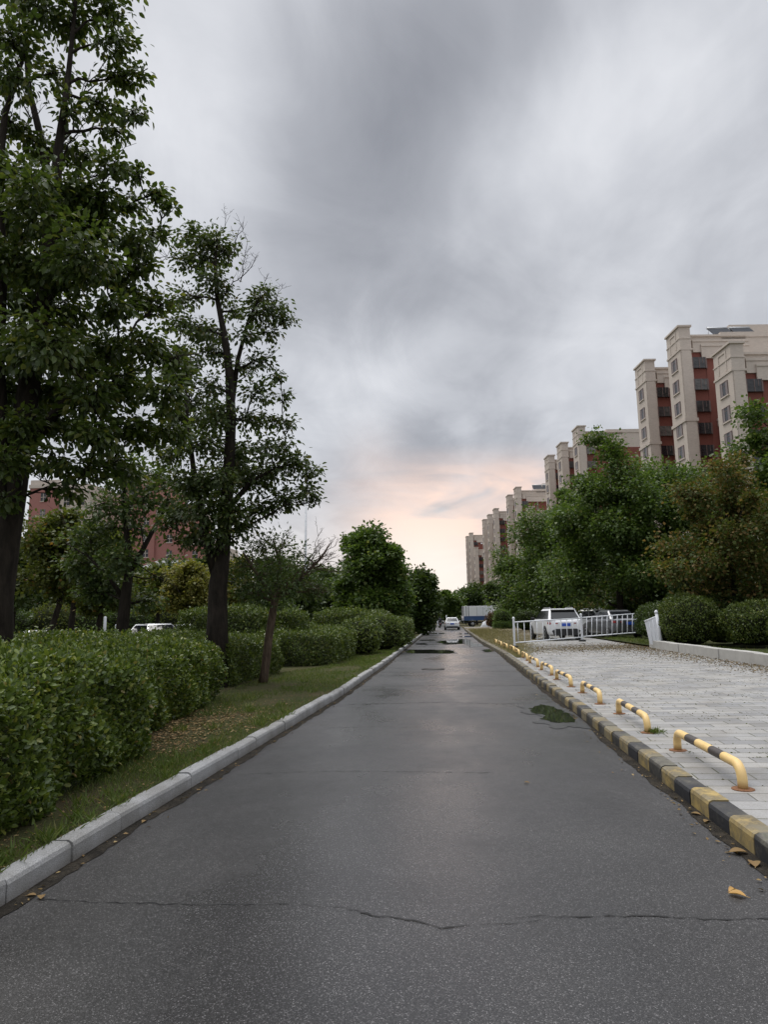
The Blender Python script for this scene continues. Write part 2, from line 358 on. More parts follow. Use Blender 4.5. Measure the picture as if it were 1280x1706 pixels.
# foliage
mat['hedge'] = foliage('hedge_leaf', [(0, (.026, .050, .010)), (.4, (.060, .100, .017)), (.72, (.112, .162, .027)), (.9, (.18, .225, .038)), (.985, (.25, .25, .06)), (1, (.20, .11, .04))], .26, .38, .4)
mat['hedge_far'] = foliage('hedge_leaf_far', [(0, (.024, .044, .010)), (.5, (.058, .092, .018)), (.9, (.12, .16, .032)), (1, (.20, .20, .05))], .24, .42, .35)
mat['twig'] = plain('hedge_shade_core', (.018, .022, .010), .95, var=.5, scale=14, spec=.1)  # dark twig tone, standing in for the shade between the leaves
mat['leaf_big'] = foliage('broad_leaf', [(0, (.020, .040, .012)), (.5, (.042, .074, .017)), (.85, (.078, .110, .024)), (1, (.16, .16, .04))], .34, .42, .4)
mat['leaf_mid'] = foliage('mid_leaf', [(0, (.020, .040, .014)), (.5, (.042, .070, .021)), (.9, (.070, .095, .028)), (1, (.14, .11, .045))], .32, .42, .4)
mat['leaf_fine'] = foliage('fine_leaf', [(0, (.022, .046, .018)), (.6, (.042, .075, .028)), (1, (.09, .11, .04))], .35, .5, .3)
mat['leaf_olive'] = foliage('olive_leaf', [(0, (.035, .050, .012)), (.55, (.065, .080, .018)), (.93, (.10, .11, .025)), (1, (.22, .10, .03))], .4, .5, .3)
mat['leaf_yellow'] = foliage('yellow_leaf', [(0, (.09, .095, .02)), (.6, (.17, .16, .04)), (1, (.27, .22, .07))], .4, .5, .3)
mat['leaf_green'] = foliage('green_leaf', [(0, (.028, .062, .014)), (.5, (.055, .105, .022)), (.92, (.095, .150, .034)), (1, (.18, .19, .06))], .36, .45, .35)
mat['leaf_brown'] = foliage('brown_leaf', [(0, (.035, .058, .015)), (.5, (.07, .088, .024)), (.68, (.11, .09, .03)), (.85, (.16, .095, .04)), (1, (.22, .13, .06))], .3, .6, .2)
mat['leaf_dark'] = foliage('dark_leaf', [(0, (.014, .034, .010)), (.6, (.030, .060, .015)), (1, (.058, .092, .024))], .3, .45, .35)
mat['leaf_red'] = foliage('red_leaf', [(0, (.08, .025, .02)), (.6, (.13, .035, .03)), (1, (.15, .08, .035))], .3, .5, .3)
mat['flower_white'] = foliage('white_petal', [(0, (.6, .62, .62)), (1, (.78, .78, .75))], .3, .6, .3, 1.0)
mat['grass'] = foliage('grass_blade', [(0, (.045, .075, .016)), (.6, (.085, .13, .028)), (.9, (.13, .16, .045)), (1, (.26, .21, .10))], .3, .55, .25)
mat['dry_grass'] = foliage('dry_grass_blade', [(0, (.10, .095, .045)), (.5, (.20, .165, .095)), (1, (.32, .27, .17))], .3, .7, .2)
mat['litter'] = foliage('dead_leaf', [(0, (.10, .05, .025)), (.5, (.22, .12, .06)), (1, (.40, .28, .15))], .15, .7, .2, 1.0)
mat['litter_brown'] = foliage('dead_leaf_brown', [(0, (.06, .035, .02)), (.6, (.13, .07, .04)), (1, (.22, .14, .07))], .1, .8, .2, 1.0)
mat['joint_weed'] = foliage('joint_weed', [(0, (.05, .035, .018)), (.45, (.10, .07, .035)), (.55, (.05, .06, .018)), (1, (.085, .10, .03))], .15, .8, .2, 1.0)
mat['orange_leaf'] = foliage('orange_leaf', [(0, (.52, .24, .06)), (1, (.60, .36, .12))], .2, .5, .4, 1.0)
mat['bark_dark'] = bark('bark_dark', (.012, .010, .008), (.042, .034, .027)); mat['bark_brown'] = bark('bark_brown', (.05, .035, .025), (.15, .11, .08), 9)
mat['bark_grey'] = bark('bark_grey', (.06, .05, .04), (.14, .12, .10), 9)
# building
def brickwall(name, a, b):
    m, t = M(name); o = t.obj(); n = t.noise(o, .8, 5, .6); f = t.noise(t.mapping(o, scale=(1,1,6)), 3, 4, .6)
    c = t.mix(n, a, b); c = t.mix(1.0, c, t.ramp(f, [(.3, .86), (.7, 1.08)]), 'MULTIPLY'); t.out(t.pbr(c, .85)); return m
mat['red_wall'] = brickwall('red_wall', (.165, .052, .038), (.22, .072, .052))
mat['cream'] = brickwall('cream_render', (.49, .425, .365), (.59, .52, .455))
mat['cream_dark'] = brickwall('cream_shadow_gap', (.24, .20, .17), (.28, .24, .20))
mat['win_frame'] = plain('window_frame', (.16, .11, .10), .6, var=.2)
def pane_mat():
    m, t = M('window_glass'); q = t.n('ShaderNodeObjectInfo').outputs['Random']
    c = t.ramp(q, [(0, (.012,.013,.016)), (.55, (.03,.03,.034)), (.8, (.07,.068,.066)), (1, (.16,.15,.135))])
    c = t.mix(1.0, c, t.ramp(t.noise(t.obj(), 2.5, 3), [(.35,.6),(.65,1.3)]), 'MULTIPLY'); t.out(t.pbr(c, .1, spec=.5)); return m
mat['win_glass'] = pane_mat()
mat['blind'] = plain('window_blind', (.20,.165,.16), .5, var=.25, scale=1.5)
mat['roof_grey'] = plain('roof_felt', (.20, .20, .20), .8)
mat['solar'] = plain('solar_glass', (.025, .028, .035), .65, spec=.2)
mat['steel'] = plain('galvanised_steel', (.45, .46, .47), .45, .6)
mat['rosy_wall'] = brickwall('rosy_wall', (.30, .135, .115), (.36, .165, .14))

# ---------------------------------------------------------------- ground, road, kerbs
def interp(y, pts): return float(np.interp(y, [p[0] for p in pts], [p[1] for p in pts]))
XL = lambda y: interp(y, [(-10,-2.47),(5,-2.46),(14,-2.24),(24,-2.27),(65,-2.80),(130,-3.4),(240,-4.2)])
XR = lambda y: interp(y, [(-10,1.82),(20,1.83),(28,1.84),(42,1.52),(80,1.20),(130,.9),(240,.5)])
def strip(name, fl, fr, y0, y1, n, m, zl=0., zr=0.):
    ys = [y0+(y1-y0)*(i/n)**1.6 for i in range(n+1)]; mb = MB(); vs = []
    for y in ys: vs += [(fl(y), y, zl), (fr(y), y, zr)]
    mb.add(vs, [(2*i, 2*i+1, 2*i+3, 2*i+2) for i in range(n)]); return mb.build(name, m)
g = MB(); g.add([(-900,-60,-.06),(900,-60,-.06),(900,1500,-.06),(-900,1500,-.06)], [(0,1,2,3)]); struct(g.build('ground', mat['far_ground']))
struct(strip('road', XL, XR, -6, 235, 60, mat['asphalt']))
struct(strip('verge', lambda y: -16., lambda y: XL(y)-.10, -6, 150, 50, mat['verge'], .12, .12))
KW = .15
YARD = 95
zf = lambda x: .125+.018*max(0, x-2.05)
struct(strip('forecourt_paving', lambda y: XR(y)+KW, lambda y: 7.60, -6, YARD, 50, mat['pavers'], zf(2), zf(7.60)))
struct(strip('planting_bed', lambda y: 7.70, lambda y: 60., -6, 150, 30, mat['bed'], .27, .34))
def kerb(name, fx, side, y0, y1, pitch, w, h, mats, pick, gap=.004):
    mb = MB(); y = y0; k = 0; rr = random.Random(3)
    while y < y1:
        a, b = y+gap, y+pitch-gap; dx = rr.uniform(-.008,.008); dz = rr.uniform(-.010,.007)
        prof = [(0,-.05),(0,h-.035),(.010,h-.012),(.034,h),(w,h),(w,-.05)]
        vs = []
        for yy in (a, b):
            for (p, z) in prof: vs.append((fx(yy)+side*(p)+dx, yy, z+dz if z > 0 else z))
        n = len(prof); q = [(i,(i+1)%n,n+(i+1)%n,n+i) for i in range(n)]+[tuple(range(n))[::-1], tuple(range(n,2*n))]
        mb.add(vs, q, pick(k)); y += pitch; k += 1
    return struct(mb.build(name, mats))
kerb('granite_kerb', XL, -1, 1.23, 70, .648, .125, .135, [mat['kerb_granite']], lambda k: 0)
kerb('striped_kerb', XR, 1, 1.22, 82, .40, KW, .135, [mat['kerb_black'], mat['kerb_yellow']], lambda k: k % 2)
def gutter(name, fx, side, w0, y0, y1, m, z):
    mb = MB(); n = 400; vs = []; rr = random.Random(5); w = w0
    for i in range(n+1):
        y = y0+(y1-y0)*(i/n)**1.5; w = .75*w+.25*w0*rr.uniform(.3,1.9)
        vs += [(fx(y), y, z), (fx(y)+side*w, y, z)]
    mb.add(vs, [(2*i,2*i+1,2*i+3,2*i+2) for i in range(n)]); struct(mb.build(name, m))
gutter('gutter_grit', XL, 1, .10, .5, 70, mat['grit'], .004)
gutter('gutter_dirt', XR, -1, .09, .5, 80, mat['grit'], .004)
# transverse cracks
def crack(pts, w, seed):
    rr = random.Random(seed); mb = MB(); path = []
    for (a, b) in zip(pts[:-1], pts[1:]):
        n = max(3, int(abs(b[0]-a[0])/.035))
        for i in range(n):
            t = i/n; path.append((a[0]+(b[0]-a[0])*t, a[1]+(b[1]-a[1])*t+rr.uniform(-1,1)*.011))
    vs = []
    for x, y in path:
        ww = w*rr.choice((.15,.4,.7,1,1.2))*rr.uniform(.6,1.1); vs += [(x, y-ww/2, .003), (x, y+ww/2, .003)]
    mb.add(vs, [(2*i,2*i+1,2*i+3,2*i+2) for i in range(len(path)-1)]); struct(mb.build('road_crack', mat['crack']))
gp = lambda *l: [G(px, py)[:2] for px, py in l]
crack(gp((70,1499),(160,1504),(330,1507),(480,1506),(570,1513),(630,1525)), .010, 1)
crack(gp((600,1522),(690,1534),(735,1546),(800,1541),(880,1536),(940,1527),(1080,1527),(1200,1533),(1330,1530)), .013, 2)
crack(gp((860,1530),(900,1526),(950,1529)), .006, 3)
crack(gp((395,1290),(560,1285),(700,1286),(830,1288)), .012, 4)
crack(gp((540,1213),(620,1211),(700,1212)), .012, 8)
crack(gp((575,1174),(740,1170),(840,1173),(940,1169)), .03, 5)
for Y, w in ((15.8,.03),(19.8,.05),(24.5,.05),(33.5,.08)): crack([(XL(Y)+.15,Y),(-.6,Y+.08),(.6,Y-.06),(XR(Y)-.1,Y+.1)], w, int(Y))
# puddles, each with its damp rim
def puddle(outline, zz=.008, seed=0, rim=1.25):
    rr = random.Random(seed); pts = []
    for i, a in enumerate(outline):
        b = outline[(i+1) % len(outline)]
        for k in range(7):
            t = k/7; x = a[0]+(b[0]-a[0])*t; y = a[1]+(b[1]-a[1])*t; s = math.hypot(b[0]-a[0], b[1]-a[1])*.15
            pts.append((x+rr.uniform(-s,s)*.5, y+rr.uniform(-s,s)*.5))
    cx = sum(p[0] for p in pts)/len(pts); cy = sum(p[1] for p in pts)/len(pts)
    mb = MB(); mb.add([(x,y,zz) for x,y in pts], [tuple(range(len(pts)))]); struct(mb.build('puddle', mat['water']))
    n = len(pts); rp = []
    for i,(x,y) in enumerate(pts):
        k = rim+.10*math.sin(i*.9+seed)+rr.uniform(-.03,.03); rp.append((min(cx+(x-cx)*k, XR(cy)-.02), cy+(y-cy)*k, .0055))
    mb = MB(); mb.add(rp, [tuple(range(n))]); struct(mb.build('damp_patch', mat['damp']))
puddle(gp((884,1181),(900,1174),(925,1178),(940,1187),(962,1194),(958,1204),(925,1205),(902,1199),(910,1192),(890,1189)), seed=1, rim=1.5)
puddle(gp((950,1163),(962,1166),(978,1176),(985,1184),(974,1182),(960,1173)), seed=11, rim=1.5)
puddle(gp((678,1083),(715,1082.5),(756,1083.5),(752,1089),(715,1089),(676,1088.5)), seed=2, rim=1.08)
puddle(gp((730,1070),(745,1066),(775,1064.5),(785,1067),(782,1072),(808,1074),(812,1077),(782,1078),(775,1072.5),(745,1074)), seed=3, rim=1.08)
puddle(gp((806,1082.5),(818,1081.5),(824,1085),(812,1087),(806,1085.5)), seed=4)
puddle(gp((765,1055.5),(783,1055),(784,1056.6),(766,1057)), seed=5, rim=1.1)
puddle(gp((766,1060),(790,1059.5),(792,1061.5),(768,1061.8)), seed=6, rim=1.1)
puddle(gp((700,1066),(722,1065.5),(724,1067.2),(699,1067.5)), seed=7, rim=1.1)
puddle(gp((695,1072),(712,1071.6),(714,1074),(696,1074.2)), seed=8, rim=1.1)
puddle(gp((708,1055),(740,1054.6),(742,1056),(706,1056.6)), seed=9, rim=1.05)
# manhole cover
mh = MB(); mh.lathe([(.34,0),(.34,.012),(.30,.014),(.30,.010),(.02,.010)], 28)
mo = mh.build('manhole_cover', plain('cast_iron', (.05,.045,.04), .5, .5, .4)); mo.location = (*G(722,1115)[:2], .004); tag(mo, 'round dark iron manhole cover set in the middle of the asphalt road', 'manhole cover')

# low concrete wall along the planting bed
def low_wall():
    mb = MB(); y = 3.0; k = 0
    while y < 27.5:
        mb.bx(7.45+.012*((k*7)%3-1), 7.69, y+.004, y+1.2-.004, .1, .50+.006*((k*5)%3), 0); y += 1.2; k += 1
    tag(mb.build('low_wall', mat['concrete'], bevel=.015), 'long low pale concrete edging wall in front of the round bushes', 'wall')
low_wall()

# ---------------------------------------------------------------- scattered stuff: grass, litter
def blades(name, x, y, z, h, m, lean=.5, w=.05):
    n = len(x); Pn = np.stack([x, y, z], 1); D = np.stack([rng.normal(0,lean,n), rng.normal(0,lean,n), np.ones(n)], 1); N = rnd(n)
    return leaves(name, Pn, D, N, h, m, kind=1)
def flat(name, x, y, z, s, m, kind=4, tilt=.35):
    n = len(x); a = rng.uniform(0,2*math.pi,n)
    D = np.stack([np.cos(a), np.sin(a), rng.normal(0,tilt*.5,n)], 1); N = np.stack([rng.normal(0,tilt,n), rng.normal(0,tilt,n), np.ones(n)], 1)
    return leaves(name, np.stack([x,y,z],1), D, N, s, m, kind=kind)
HX = lambda y: np.interp(y, [0,4.4,6.2,7.9,8.3,10,14.6,18,20,27,29,36,40,70], [-2.93,-2.96,-3.15,-3.35,-3.9,-3.95,-4.4,-4.5,-3.7,-3.7,-3.0,-2.9,-3.1,-3.4])
XLv = lambda y: np.interp(y, [-10,5,14,24,65,130], [-2.47,-2.46,-2.24,-2.27,-2.80,-3.4])
n = 90000; y = 2.5+rng.power(.62, n)*45; u = rng.uniform(0,1,n); xr = XLv(y)-.10; xl = HX(y)-.15; x = xl+(xr-xl)*u
keep = (np.sin(x*2.1+y*.9)+np.sin(y*1.7-x*3)+rng.normal(0,.7,n) > -.35) & ~((np.abs(y-9.0-rng.normal(0,.3,n)) < 1.5) & (u < .72))
x, y = x[keep], y[keep]; s = rng.uniform(.025,.075,len(x))*np.clip(.8+y*.03,.8,1.9)
tag(blades('verge_grass', x, y, np.full(len(x),.115), s, mat['grass'], .55), 'short green grass growing on the verge beside the granite kerb', 'grass', kind='stuff')
# taller tufts at the hedge foot and over the kerb
cx_ = []; cy_ = []
for k in range(90):
    yy = 3+34*random.random()**1.5; xx = XL(yy)-.14-random.random()**1.5*(XL(yy)-.2-HX(yy))
    nn = 45; cx_.append(rng.normal(xx,.045,nn)); cy_.append(rng.normal(yy,.07,nn))
x = np.concatenate(cx_); y = np.concatenate(cy_); keep = x < XLv(y)-.06; x, y = x[keep], y[keep]
tag(blades('grass_tufts', x, y, np.full(len(x),.115), rng.uniform(.06,.15,len(x)), mat['grass'], .8), 'taller grass tufts leaning over the granite kerb', 'grass', kind='stuff')
n = 2600; y = rng.normal(9.2,1.15,n); u = rng.beta(1.2,1.8,n); xl = HX(y)-.1; x = xl+(XLv(y)-.16-xl)*u
tag(flat('leaf_litter', x, y, .12+rng.uniform(0,.02,n), rng.uniform(.02,.055,n), mat['litter']), 'patch of dead brown leaves on the verge below the clipped hedge', 'leaf litter', kind='stuff')
n = 1500; y = 2.5+rng.power(.6,n)*38; u = rng.uniform(0,1,n); x = HX(y)+(XLv(y)-.12-HX(y))*u
tag(flat('scattered_litter', x, y, np.full(n,.125), rng.uniform(.015,.045,n), mat['litter']), 'thin scatter of dead leaves through the verge grass', 'leaf litter', kind='stuff')
n = 700; y = 2+rng.power(.55,n)*40; sd = rng.uniform(0,1,n) < .62
x = np.where(sd, np.array([XR(q) for q in y])-np.abs(rng.normal(0,.13,n))-.02, XLv(y)+np.abs(rng.normal(0,.09,n))+.02)
tag(flat('gutter_litter', x, y, np.full(n,.010), rng.uniform(.012,.045,n), mat['litter']), 'dry leaf scraps and straw caught in the gutters', 'leaf litter', kind='stuff')
# weeds and scraps along the paving joints
n = 15000; row = np.round((3+rng.power(.75,n)*29)/.23)*.23; x = rng.uniform(2.1,7.4,n)
dens = np.sin(row*5.1)+np.sin(x*1.3+row*2.2)+rng.normal(0,.8,n) > .35; row, x = row[dens], x[dens]
y = row - (x)*math.tan(R(3.5))+rng.normal(0,.012,len(x))
zfv = lambda x: .125+.018*np.maximum(0, x-2.05)
keep = (y > 2.5); x, y = x[keep], y[keep]
tag(flat('joint_weeds', x, y, zfv(x)+.006, rng.uniform(.008,.034,len(x)), [mat['joint_weed']], tilt=.8), 'weeds and brown scraps along the joints of the grey paving', 'weeds', kind='stuff')
n = 5200; y = rng.uniform(12,31,n); x = 7.42-np.abs(rng.normal(0,.5,n))*np.where(y>20,1.5,1)
tag(flat('wall_litter', x, y, zfv(x)+.006, rng.uniform(.03,.075,n), mat['litter_brown']), 'brown leaves drifted along the foot of the low wall', 'leaf litter', kind='stuff')
n = 9000; y = rng.normal(29.5,2.0,n); x = np.clip(rng.normal(5.2,2.0,n), 2.2, 7.5)
tag(flat('fence_litter', x, y, zfv(x)+.006, rng.uniform(.03,.08,n), mat['litter_brown']), 'carpet of brown leaves and dead grass under the white railing', 'leaf litter', kind='stuff')
n = 20000; y = 24+rng.power(.8,n)*50; x = np.array([XR(q) for q in y])+.2+np.abs(rng.normal(0,1.0,n))*np.clip((y-22)/12,.15,1.6)
keep = x < 7.4; x, y = x[keep], y[keep]
tag(blades('dry_grass', x, y, zfv(x)-.005, rng.uniform(.05,.13,len(x))*np.clip(y/30,1,2.2), mat['dry_grass'], .8), 'dry yellow grass spreading along the far striped kerb', 'grass', kind='stuff')
mb = MB(); pts = []
for i in range(30):
    yy = 27+i*2.2; pts.append((XR(yy)+KW+.01, yy))
rr = random.Random(9); ed = [(min(7.2, 2.3+.16*(yy-27)+rr.uniform(-.3,.5)), yy) for _, yy in pts]
mb.add([(a,b,zf(a)+.005) for a,b in pts]+[(a,b,zf(a)+.006) for a,b in ed], [(i,30+i,31+i,i+1) for i in range(29)]); struct(mb.build('dry_ground', mat['dry']))
n = 9000; y = 8+rng.power(.7,n)*30; x = 7.78+np.abs(rng.normal(0,.8,n))
tag(blades('bed_grass', x, y, np.full(n,.275), rng.uniform(.06,.18,n), mat['grass'], .6), 'rough grass at the foot of the round bushes behind the low wall', 'grass', kind='stuff')
n = 16000; y = 5+rng.power(.7,n)*60; x = HX(y)-rng.uniform(4,12,n)
tag(blades('park_grass', x-3, y+10, np.full(n,.12), rng.uniform(.1,.25,n), mat['grass'], .6), 'grass under the park trees behind the hedges', 'grass', kind='stuff')

# single fallen leaves on the asphalt
def fallen(label, px, py, s, rz, m, curl=.3, group=None, first=[None]):
    mb = MB(); nn = 7
    for i in range(nn):
        pass
    vs = []; fs = []
    for i in range(nn+1):
        t = i/nn; w = .34*math.sin(math.pi*min(1,t*.93+.05))**.8*(1 if t < .97 else .2)
        for j in (-1,0,1): vs.append((t-.5, w*j, .06+abs(j)*curl*w+.10*math.sin(t*3)*curl))
    for i in range(nn):
        for j in range(2): fs.append((i*3+j, i*3+j+1, i*3+j+4, i*3+j+3))
    mb.add(vs, fs, 0, True); mb.tube([(-.5,0,.06),(-.75,.04,.04)], .02, 5)
    o = mb.build('fallen_leaf', m); x, y, _ = G(px, py); o.location = (x, y, .004); o.scale = (s,s,s); o.rotation_euler = (0,0,rz); tag(o, label, 'leaf', group); return o
fallen('large curled orange leaf lying alone on the asphalt at the right', 1229, 1494, .085, 2.7, mat['orange_leaf'], .5)
fallen('second orange leaf curled against the large one on the asphalt', 1222, 1487, .05, .4, mat['orange_leaf'], .9)
for k, (px, py, s, lab) in enumerate([(1232,1423,.11,'pale dry leaf in the gutter under the nearest yellow kerb block'), (1258,1442,.10,'pale dry leaf in the gutter nearest the right edge of the photo'),
        (1160,1358,.07,'pale leaf in the right gutter beside a black kerb block'), (1178,1370,.06,'yellowish leaf just below the pale one in the right gutter'),
        (68,1497,.06,'cream leaf at the left end of the long road crack'), (52,1494,.05,'small leaf in the left gutter beside the road crack'),
        (240,1370,.055,'tan leaf in the left gutter beside a granite kerb joint'), (878,1305,.05,'small pale leaf lying in the middle right of the wet road')]):
    fallen(lab, px, py, s, k*1.3, mat['litter'], .4)

# ---------------------------------------------------------------- yellow U bars
def bar_proto():
    t = thing('parking_bar', '', 'parking bar', (0,0,0)); mb = MB(); r = .039; Lh = 1.62; h = .185; c = .11
    pts = [(0,0,0),(0,0,h-c)]
    for i in range(1,6): a = i/6*math.pi/2; pts.append((0, c-c*math.cos(a), h-c+c*math.sin(a)))
    pts.append((0,c,h)); ym = [.36,.36,.64,.64]
    cuts = [c+(Lh-2*c)*q for q in (.17,.171,.37,.371,.62,.621,.82,.821)]
    for q in cuts: pts.append((0,q,h))
    pts.append((0,Lh-c,h))
    for i in range(1,6): a = i/6*math.pi/2; pts.append((0, Lh-c+c*math.sin(a), h-c+c*math.cos(a)))
    pts += [(0,Lh,h-c),(0,Lh,0)]
    mis = []
    for a, b in zip(pts[:-1], pts[1:]):
        ymid = (a[1]+b[1])/2; q = (ymid-c)/(Lh-2*c); mis.append(1 if (.1705 < q < .3705 or .6205 < q < .8205) else 0)
    mb.tube(pts, r, 14, mis=mis); mb.build('rail', [mat['yellow_bar'], mat['dark_bar']], t)
    for yy in (0, Lh):
        p = MB(); p.lathe([(.085,0),(.085,.010),(.05,.012)], 18); po = p.build('base_plate', mat['rust'], t); po.location = (0,yy,0)
    return t
bp = bar_proto()
ordn = ['nearest','second nearest','third nearest','fourth nearest','fifth nearest','sixth nearest','seventh nearest','eighth nearest','ninth nearest','tenth nearest','eleventh nearest','farthest']
for i in range(12):
    y0 = 5.98+i*2.72; xx = 2.22 if y0 < 26 else XR(y0)+.42
    lab = {0:'nearest yellow U shaped parking bar with dark bands on the grey paving', 1:'second yellow U shaped parking bar, with green weeds at its foot'}.get(i, f'{ordn[i]} yellow and black U shaped parking bar in the kerbside row')
    if i == 0: o = bp; o.location = (xx,y0,zf(xx)-.002); o['label'] = lab; o['group'] = 'yellow parking bars along the striped kerb'
    else: o = dup(bp, (xx,y0,zf(xx)-.002), R(random.uniform(-1.5,1.5)), lab, 'yellow parking bars along the striped kerb'); o.rotation_euler[1] = R(random.uniform(-4,4))
n = 260; ang = rng.uniform(0,6.28,n); rr_ = np.abs(rng.normal(0,.07,n)); x = 2.28+rr_*np.cos(ang); y = 8.66+rr_*np.sin(ang)
tag(blades('weed_tuft', x, y, np.full(n,.13), rng.uniform(.03,.09,n), mat['grass'], .9), 'small green weed tuft at the foot of the second yellow bar', 'weeds', kind='stuff')

# ---------------------------------------------------------------- white railing
def railing(name, label, A, B, zA, zB, posts, nb, tilt=0):
    A = Vector((*A, zA)); B = Vector((*B, zB)); t = thing(name, label, 'railing', tuple(A), 0); d = B-A; L = d.length; u = d.normalized()
    for (h, nm) in ((1.06,'top_rail'), (.18,'bottom_rail')):
        mb = MB(); mb.tube([(0,0,h), tuple(d+Vector((0,0,h)))], .028, 6); mb.build(nm, mat['white_paint'], t)
    for i in range(nb):
        p = d*((i+.6)/(nb+.2)); mb = MB(); mb.tube([tuple(p+Vector((0,0,.18))), tuple(p+Vector((tilt*.3,0,1.05)))], .019, 6); mb.build('baluster', mat['white_paint'], t)
    for q in posts:
        p = d*q; mb = MB(); mb.box((p.x,p.y,p.z+.6),(.085,.085,1.2),0); mb.lathe([(.055,0),(.06,.015),(.05,.06),(.02,.09)],12,0,Matrix.Translation((p.x,p.y,p.z+1.2)))
        po = mb.build('post', mat['white_paint'], t)
        mb = MB(); mb.lathe([(.17,-.02),(.17,.04),(.08,.07)],12,0,Matrix.Translation((p.x,p.y,p.z))); mb.build('post_foot', mat['rubber'], po)
    return t
a = P(858,1078,31.0); b = P(971,1068,34.0)
railing('railing_panel', 'white metal railing panel with two capped posts in front of the white suv', a[:2], b[:2], a[2], b[2], (0,1), 11)
c = P(1060,1061,34.6)
railing('railing_panel', 'white metal railing panel without end post in front of the dark sedan', (b[0]+.06,b[1]), c[:2], b[2]+.03, c[2]+.02, (), 10, .2)
def gate_panel():
    p = P(1103,1078,27.5); t = thing('gate_panel', 'narrow white sheet panel with a tall capped post beside the low wall', 'gate panel', (p[0],p[1],p[2]), R(0))
    sc = p[1]/F
    mb = MB(); mb.add([(-.34,.25,.10),(-.03,0,.03),(-.12,0,1.12),(-.46,.3,.94)], [(0,1,2,3)]); mb.add([(-.34,.28,.10),(-.03,.03,.03),(-.12,.03,1.12),(-.46,.33,.94)], [(3,2,1,0)]); mb.add([(-.12,0,1.12),(-.46,.3,.94),(-.46,.33,.94),(-.12,.03,1.12)],[(0,1,2,3)]); mb.add([(-.34,.25,.10),(-.46,.3,.94),(-.46,.33,.94),(-.34,.28,.10)],[(0,1,2,3)])
    for k in (.33,.66):
        mb.tube([(-.03-.31*k,.25*k-.008,.05),(-.12-.34*k,.3*k-.008,1.10-.16*k)],.008,5)
    mb.build('sheet', mat['white_paint'], t)
    mb = MB(); mb.tube([(-.48,.3,.96),(-.06,-.02,1.16)], .025, 8); mb.build('top_rail', mat['white_paint'], t)
    mb = MB(); mb.tube([(.02,0,0),(-.10,0,1.28)], .055, 10); mb.lathe([(.07,0),(.075,.02),(.06,.07),(.02,.11)],12,0,Matrix.Translation((-.10,0,1.27))); mb.build('post', mat['white_paint'], t)
    mb = MB(); mb.lathe([(.26,-.03),(.26,.04),(.1,.07)],14); mb.build('post_foot', mat['rubber'], t)
gate_panel()

